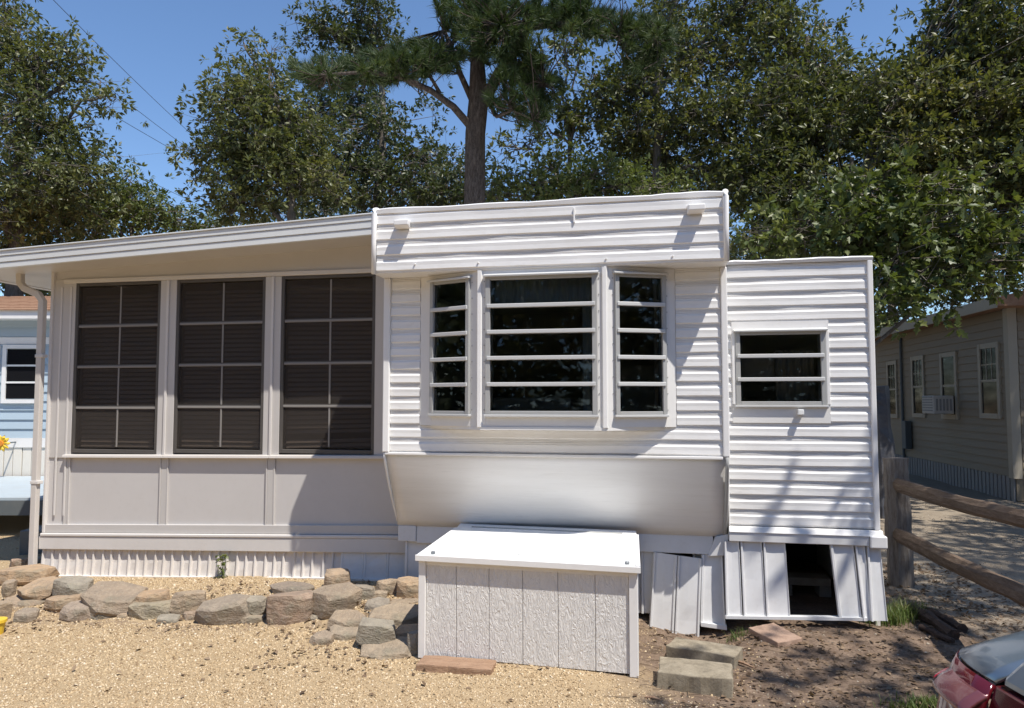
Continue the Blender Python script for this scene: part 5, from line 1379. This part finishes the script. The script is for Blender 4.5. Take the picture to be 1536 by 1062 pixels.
def px_base(px, y): return (AT(px, 560, y).x, y)

# left edge mass
tree('big dark oak rising above the blue house roof', px_base(20, 14), 11, .24,
     [blob(10, 80, 14, 70, 60, n=34), blob(55, 110, 14, 55, 50, n=26), blob(20, 190, 13.6, 75, 55, n=40), blob(100, 205, 14, 40, 36, n=13), blob(160, 150, 14, 20, 18, n=5), blob(60, 270, 13.5, 90, 60, n=52), blob(130, 262, 14, 44, 40, n=16),
      blob(104, 50, 14.2, 12, 10, n=2), blob(128, 110, 14.2, 22, 40, n=5), blob(150, 130, 14.2, 12, 10, n=2), blob(95, 75, 14, 30, 25, n=6), blob(-80, 150, 14, 90, 120, n=50), blob(0, 10, 14.5, 60, 40, n=14), blob(-40, 330, 13.5, 100, 60, n=46), blob(60, 340, 14.5, 90, 50, n=42), blob(20, 400, 14.5, 70, 40, n=22)], seed=21, leaf='leaf_oak')
tree('low bushy green tree beside the big dark oak, above the sunroom roof', px_base(190, 16), 6.5, .12,
     [blob(170, 310, 16, 70, 38, n=36), blob(230, 325, 16, 50, 28, n=22), blob(270, 335, 16.4, 26, 16, n=8), blob(130, 330, 15.6, 60, 40, n=28), blob(200, 285, 16, 26, 24, n=9), blob(330, 345, 17, 40, 12, n=8)], seed=22, leaf='leaf_bright', size=.11)
# oak left of the pine
tree('yellowish green oak standing alone against the blue sky left of the pine', px_base(425, 13.5), 9, .15,
     [blob(352, 132, 13.5, 24, 22, n=9), blob(392, 110, 13.5, 26, 24, n=9), blob(375, 155, 13.3, 60, 38, n=34), blob(312, 152, 13.5, 20, 14, n=5), blob(312, 188, 13.5, 16, 12, n=3), blob(295, 228, 13.4, 16, 22, n=5), blob(338, 228, 13.2, 36, 32, n=16), blob(385, 220, 13.2, 60, 48, n=44),
      blob(440, 190, 13.6, 50, 50, n=28), blob(355, 285, 13.2, 45, 32, n=24), blob(440, 270, 13.4, 70, 45, n=42), blob(302, 268, 13.5, 14, 12, n=3), blob(365, 66, 13.6, 7, 10, n=1), blob(395, 72, 13.6, 20, 12, n=3), blob(345, 315, 13.6, 28, 16, n=8)], seed=23, leaf='leaf_oak', size=.105)
tree('dark leafy oak close behind the pine\'s left boughs', px_base(560, 16.5), 12, .2,
     [blob(560, 210, 16.5, 100, 65, n=66), blob(640, 250, 16.5, 70, 55, n=38), blob(500, 265, 16, 90, 50, n=52), blob(600, 290, 16, 110, 40, n=52), blob(470, 170, 16.8, 50, 40, n=20), blob(540, 150, 17, 60, 35, n=22), blob(470, 45, 16.5, 40, 28, n=17), blob(540, 28, 16.5, 50, 34, n=24),
      blob(580, 60, 16.5, 30, 24, n=11), blob(510, 65, 16.4, 50, 26, n=18), blob(550, -40, 16.5, 60, 40, n=14), blob(640, 150, 16.8, 26, 20, n=4), blob(690, 290, 15.6, 70, 32, n=30)], seed=24, leaf='leaf_dark', size=.108)
# thin trees with sky between, right of the pine
tree('thin sparse young oak with sky showing through right of the pine trunk', px_base(850, 14), 8.2, .09,
     [blob(845, 62, 14, 36, 26, n=9), blob(870, 75, 14, 26, 22, n=6), blob(800, 90, 14.2, 26, 22, n=5), blob(835, 165, 14, 34, 26, n=8), blob(800, 215, 14, 30, 18, n=6), blob(870, 190, 14, 40, 34, n=13), blob(895, 130, 14, 34, 32, n=10), blob(750, 225, 14.2, 26, 18, n=5), blob(855, 240, 14.2, 24, 12, n=3)], seed=25, leaf='leaf_oak', size=.12, per=46, lean=(-.2, 0))
tree('round green shrub tops peeping over the nose roof right of the pine', px_base(850, 12), 4.6, .07,
     [blob(800, 285, 12, 50, 26, n=20), blob(870, 278, 12, 50, 34, n=24), blob(930, 285, 12.2, 50, 28, n=20), blob(822, 245, 12.5, 26, 18, n=7), blob(760, 298, 12, 40, 16, n=10), blob(990, 290, 12.4, 40, 24, n=14)], seed=26, leaf='leaf_bright', size=.10, name='shrub')
tree('tall oak with pale bent limbs between the pine and the wing roof', px_base(985, 14), 12, .17,
     [blob(960, 125, 14, 60, 42, n=32), blob(920, 165, 14, 44, 36, n=18), blob(1000, 60, 14, 60, 50, n=36), blob(1060, 90, 14, 60, 60, n=40), blob(970, 200, 14, 60, 45, n=30), blob(1050, 190, 13.8, 70, 55, n=46), blob(1000, 260, 14.3, 60, 30, n=20), blob(1090, 270, 13.6, 60, 45, n=36), blob(940, 235, 14.6, 40, 30, n=12), blob(1020, -20, 14, 90, 50, n=26), blob(1120, 20, 14.2, 60, 50, n=30)], seed=27, leaf='leaf_oak')
tree('dense olive-green oak directly behind the wing roof', px_base(1200, 13.5), 12.5, .2,
     [blob(1165, 60, 13.5, 60, 60, n=44), blob(1150, 160, 13.2, 75, 60, n=54), blob(1240, 130, 13.4, 75, 60, n=52), blob(1230, 220, 13, 80, 55, n=58), blob(1140, 250, 13, 70, 50, n=46), blob(1200, 300, 12.6, 90, 45, n=54), blob(1238, 40, 13.6, 14, 20, n=3), blob(1180, 360, 12.6, 90, 36, n=40), blob(1150, -30, 13.8, 90, 50, n=26), blob(1290, 170, 13.8, 50, 60, n=28)], seed=28, leaf='leaf_oak')
tree('wide olive-green oak overhanging the cream house roof', px_base(1285, 12.5), 5.6, .14,
     [blob(1420, 100, 12.5, 75, 50, n=44), blob(1480, 60, 12.3, 80, 60, n=52), blob(1350, 150, 12.4, 80, 55, n=56), blob(1450, 170, 12.2, 90, 60, n=66), blob(1530, 150, 12, 60, 80, n=46), blob(1370, 230, 12.2, 85, 50, n=52), blob(1470, 260, 12, 90, 55, n=60), blob(1420, 20, 12.6, 40, 26, n=10), blob(1480, -30, 12.5, 90, 60, n=34), blob(1600, 60, 12, 80, 90, n=40), blob(1330, 310, 12.6, 70, 45, n=36), blob(1550, 300, 11.8, 60, 60, n=36), blob(1620, 230, 12, 70, 90, n=36)], seed=29, leaf='leaf_oak', size=.115)
tree('near oak sapling with large lobed leaves between the wing and the cream house', px_base(1296, 9.6), 5.6, .06,
     [blob(1330, 345, 9.6, 70, 40, n=30), blob(1270, 350, 9.8, 60, 34, n=24), blob(1400, 350, 9.8, 70, 40, n=30), blob(1360, 415, 9.4, 60, 40, n=26), blob(1470, 360, 10, 70, 40, n=28), blob(1430, 405, 9.8, 60, 30, n=20), blob(1210, 345, 10, 50, 30, n=16), blob(1520, 395, 10.2, 50, 28, n=14), blob(1335, 460, 9.3, 22, 30, n=8), blob(1140, 355, 10.4, 40, 24, n=10), blob(1300, 290, 10, 60, 34, n=20), blob(1400, 285, 10, 60, 34, n=20)], seed=30, leaf='leaf_bright', size=.135, per=34, spread=.22, templ=OAK)
# darker trees farther back that close the view
for i, (px, y, sd_, sp) in enumerate(((60, 22, 41, 0), (420, 22, 42, 1), (620, 23, 43, 1), (1010, 21, 44, 0), (1160, 22, 45, 0), (1345, 21, 46, 0), (1500, 20, 47, 0))):
    top_ = (230, 290, 275, 190, 110, 150, 80)[i]
    bs = []
    g = np.random.default_rng(sd_)
    for k_ in range(10):
        py = top_ + (520 - top_) * (k_ + .5) / 10
        bs.append(blob(px + g.uniform(-70, 70), py, y + g.uniform(-1, 1), 75, 42, n=22))
    tree(['far dark tree behind the big dark oak', 'far dark tree behind the yellowish oak', 'far dark tree low beneath the pine\'s longest bough', 'far dark tree behind the pale-limbed oak', 'far dark tree behind the wing roof oak', 'far dark tree behind the lobed-leaf sapling', 'far dark tree over the cream house ridge'][i], px_base(px, y), AT(px, top_, y).z, .16, bs, leaf='leaf_dark', size=.17, per=44, spread=.34, seed=sd_)
# a low far row behind everything
C = []
g = np.random.default_rng(77)
for k_ in range(1100):
    x = g.uniform(-30, 30); y = g.uniform(27, 33); z = g.uniform(0.2, 1) * (4.6 + 0.7 * math.sin(x * .7))
    C.append(np.array([x, y, z]) + g.normal(0, .55, (46, 3)))
kind(tag(leafcards('woodland', np.concatenate(C), .26, 'leaf_dark', 78, .8), 'dark low woodland closing the view behind all the trees', 'woodland'), 'stuff')

C = []
for k_ in range(1500):                        # the same woodland goes round behind the viewer and shows in the glass
    a = g.uniform(math.pi * 0.98, math.pi * 2.02); rd = g.uniform(17, 24); z = g.uniform(0.1, 1) * (8.0 + 1.5 * math.sin(a * 9))
    C.append(np.array([rd * math.cos(a), rd * math.sin(a), z]) + g.normal(0, .7, (26, 3)))
kind(tag(leafcards('woodland', np.concatenate(C), .6, 'leaf_dark', 79, .8), 'dark woodland edge across the gravel, facing the home\'s windows', 'woodland'), 'stuff')

# ---------------------------------------------------------------- pine
YPN = 11.0
pb = AT(712, 560, YPN)
pine = thing('pine_tree', 'tall pine with thick brown trunk and forked limbs right behind the nose roof', 'tree', (pb.x, YPN, 0), TREES)
def pxpath(lst, dy=0.0): return np.array([tuple(AT(x, y, YPN + d)) for x, y, d in lst])
b0 = np.array([(pb.x, YPN, -.2)])
trunk_p = np.concatenate([b0, pxpath([(712, 420, 0), (712, 300, 0), (713, 200, 0), (718, 150, 0), (716, 90, 0), (713, 20, .1), (708, -70, .2)])])
paths = [(trunk_p, [.2, .165, .158, .15, .15, .105, .09, .05])]
limb = lambda l, r: paths.append((pxpath(l), np.linspace(r[0], r[1], len(l))))
limb([(722, 160, 0), (748, 110, -.1), (775, 75, -.2), (800, 25, -.2), (830, -60, -.2)], (.10, .045))
limb([(706, 190, 0), (680, 160, -.3), (645, 135, -.5), (600, 115, -.7), (550, 108, -.9), (490, 112, -1)], (.06, .018))
limb([(790, 42, -.2), (830, 36, -.3), (880, 40, -.5), (930, 52, -.6), (985, 60, -.6)], (.06, .018))
limb([(708, 150, 0), (690, 110, .1), (678, 75, .15), (666, 45, .2)], (.05, .03))
limb([(760, 95, -.1), (790, 100, -.4), (815, 125, -.6)], (.035, .012))
limb([(716, 70, 0), (740, 50, -.4), (755, 40, -.7)], (.035, .012))
limb([(660, 140, -.4), (640, 105, -.5), (600, 90, -.7)], (.03, .012))
limb([(714, 40, 0), (660, 75, -.4), (615, 85, -.6)], (.035, .012))
limb([(730, 150, 0), (745, 175, -.4), (770, 165, -.7), (800, 180, -.8)], (.035, .010))
zones = [(500, 112, 48, 30, 60), (560, 104, 50, 26, 80), (620, 92, 50, 30, 90), (660, 85, 40, 24, 50), (730, 48, 48, 46, 130), (700, 5, 50, 40, 70), (760, 20, 40, 36, 60), (785, 85, 36, 40, 70), (815, 135, 30, 30, 40), (840, 22, 60, 26, 90), (920, 38, 60, 24, 90), (980, 60, 36, 28, 50), (960, 88, 30, 22, 26),
         (770, 140, 40, 34, 44), (800, 175, 26, 22, 20), (860, -30, 90, 40, 60), (450, 108, 18, 18, 14)]
g = np.random.default_rng(5)
tips = []; twg = []
allp = np.concatenate([p for p, r_ in paths])
for (px, py, rx, ry, n) in zones:
    for _ in range(int(n * 1.25)):
        a, q = g.uniform(0, 6.28), math.sqrt(g.uniform(0, 1))
        p = np.array(AT(px + rx * q * math.cos(a), py + ry * q * math.sin(a), YPN + g.normal(-.3, .45)))
        s = allp[np.argmin(np.linalg.norm(allp - p, axis=1))]
        tips.append((p, p - s)); twg.append((np.stack([s, (s + p) / 2 + g.normal(0, .05, 3) - np.array([0, 0, .03]), p]), [.012, .008, .005]))
V, F = join_tubes([tubes_np(paths[:1], 12), tubes_np(paths[1:], 8), tubes_np(twg, 3)])
mk_np('trunk', V, F, 'bark_pine', pine, smooth=True)
nn = 80; NV = []
for p, d in tips:
    d = d / (np.linalg.norm(d) + 1e-6)
    u = g.normal(0, .62, (nn, 3)) + d + np.array([0, 0, .25]); u /= np.linalg.norm(u, axis=1)[:, None]
    b = p - d * g.uniform(0, .16, nn)[:, None]
    s = np.cross(u, g.normal(0, 1, (nn, 3))); s /= np.linalg.norm(s, axis=1)[:, None]
    L = g.uniform(.11, .19, nn)[:, None]; w = .0055
    NV.append(np.stack([b - s * w, b + s * w, b + u * L], 1))
NV = np.concatenate(NV); mk_np('crown', NV.reshape(-1, 3), np.arange(len(NV) * 3).reshape(-1, 3), 'needle', pine)

# ---------------------------------------------------------------- trees beside and behind the viewer: they shade the wing and drive
def offtree(label, x, y, h, r, bl, seed, per=46, **k):
    return tree(label, (x, y), h, r, [(np.array(c, dtype=float), np.array(rd, dtype=float), n) for c, rd, n in bl], seed=seed, per=per, size=.17, spread=.3, **k)
offtree('tall oak beside the parking spot shading the wing and drive', 8.2, 3.4, 9.5, .22,
        [((6.6, 3.6, 7.2), (1.5, 1.4, .9), 44), ((5.5, 3.5, 6.9), (.5, .6, .5), 8), ((7.8, 4.8, 7.4), (1.5, 1.4, .9), 40), ((8.6, 2.6, 7.8), (1.5, 1.4, 1), 34), ((6.4, 5.2, 7.6), (1.0, .9, .6), 20), ((8.8, 6.2, 7.4), (1.4, 1.2, .9), 34), ((4.75, 3.15, 6.9), (.3, .35, .35), 4), ((5.0, 1.7, 7.0), (.9, .7, .5), 11)], 61)
offtree('tall oak by the drive shading the cream house', 12.5, 7.5, 10, .24,
        [((11.0, 8.2, 7.2), (1.8, 1.6, 1.0), 50), ((12.6, 10.4, 7.4), (2.0, 1.8, 1.1), 60), ((10.4, 6.2, 7.6), (1.6, 1.5, .9), 40), ((13.5, 6.0, 8), (1.8, 1.8, 1.1), 44), ((11.2, 10.8, 6.6), (1.3, 1.2, .8), 30), ((13.6, 12.6, 7.2), (1.8, 1.8, 1), 46), ((9.3, 9.6, 7.6), (1.4, 1.4, .8), 40), ((10.8, 13.4, 8.0), (1.8, 1.8, 1), 50), ((10.2, 11.6, 8.2), (1.4, 1.4, .8), 36)], 62)
offtree('leafy tree across the gravel facing the bay window', -3.0, -9.0, 9, .22,
        [((-3, -9, 6), (2.4, 2, 2), 60), ((-1.2, -9.5, 5), (1.8, 1.6, 1.6), 40), ((-5, -9.5, 5), (2, 1.6, 1.8), 40)], 63)
offtree('leafy tree across the gravel behind the parking spot', 4.5, -11.0, 9, .22,
        [((4.5, -11, 6), (2.6, 2, 2.2), 60), ((7, -11.5, 5), (2, 1.6, 1.8), 40), ((2.2, -11.5, 4.6), (1.8, 1.6, 1.8), 40)], 64)

# ---------------------------------------------------------------- overhead wires
wires = [((96, 4), (292, 196)), ((150, 110), (320, 240)), ((150, 150), (345, 262)), ((150, 225), (370, 330))]
for i, (a, b) in enumerate(wires):
    p, q = AT(a[0], a[1], 17 + i), AT(b[0], b[1], 25 + i)
    d = q - p; p = p - d * .6; q = q + d * .8
    pts = [p.lerp(q, f) + Vector((0, 0, -0.25 * 4 * f * (1 - f))) for f in [k / 12 for k in range(13)]]
    mb = MB(); mb.tube(pts, .0075, 5)
    tag(mb.build('overhead_wire', 'cable', fixn=False), ['thin dark overhead wire crossing the sky above all the others', 'second overhead wire down in the sky gap between the trees', 'third overhead wire down in the sky gap between the trees', 'lowest overhead wire near the sunroom roof in the sky gap'][i], 'wire', 'overhead wires')
print('objects', len(bpy.data.objects), 'tris', sum(len(m.polygons) * (2 if m.polygons and len(m.polygons[0].vertices) == 4 else 1) for m in bpy.data.meshes))
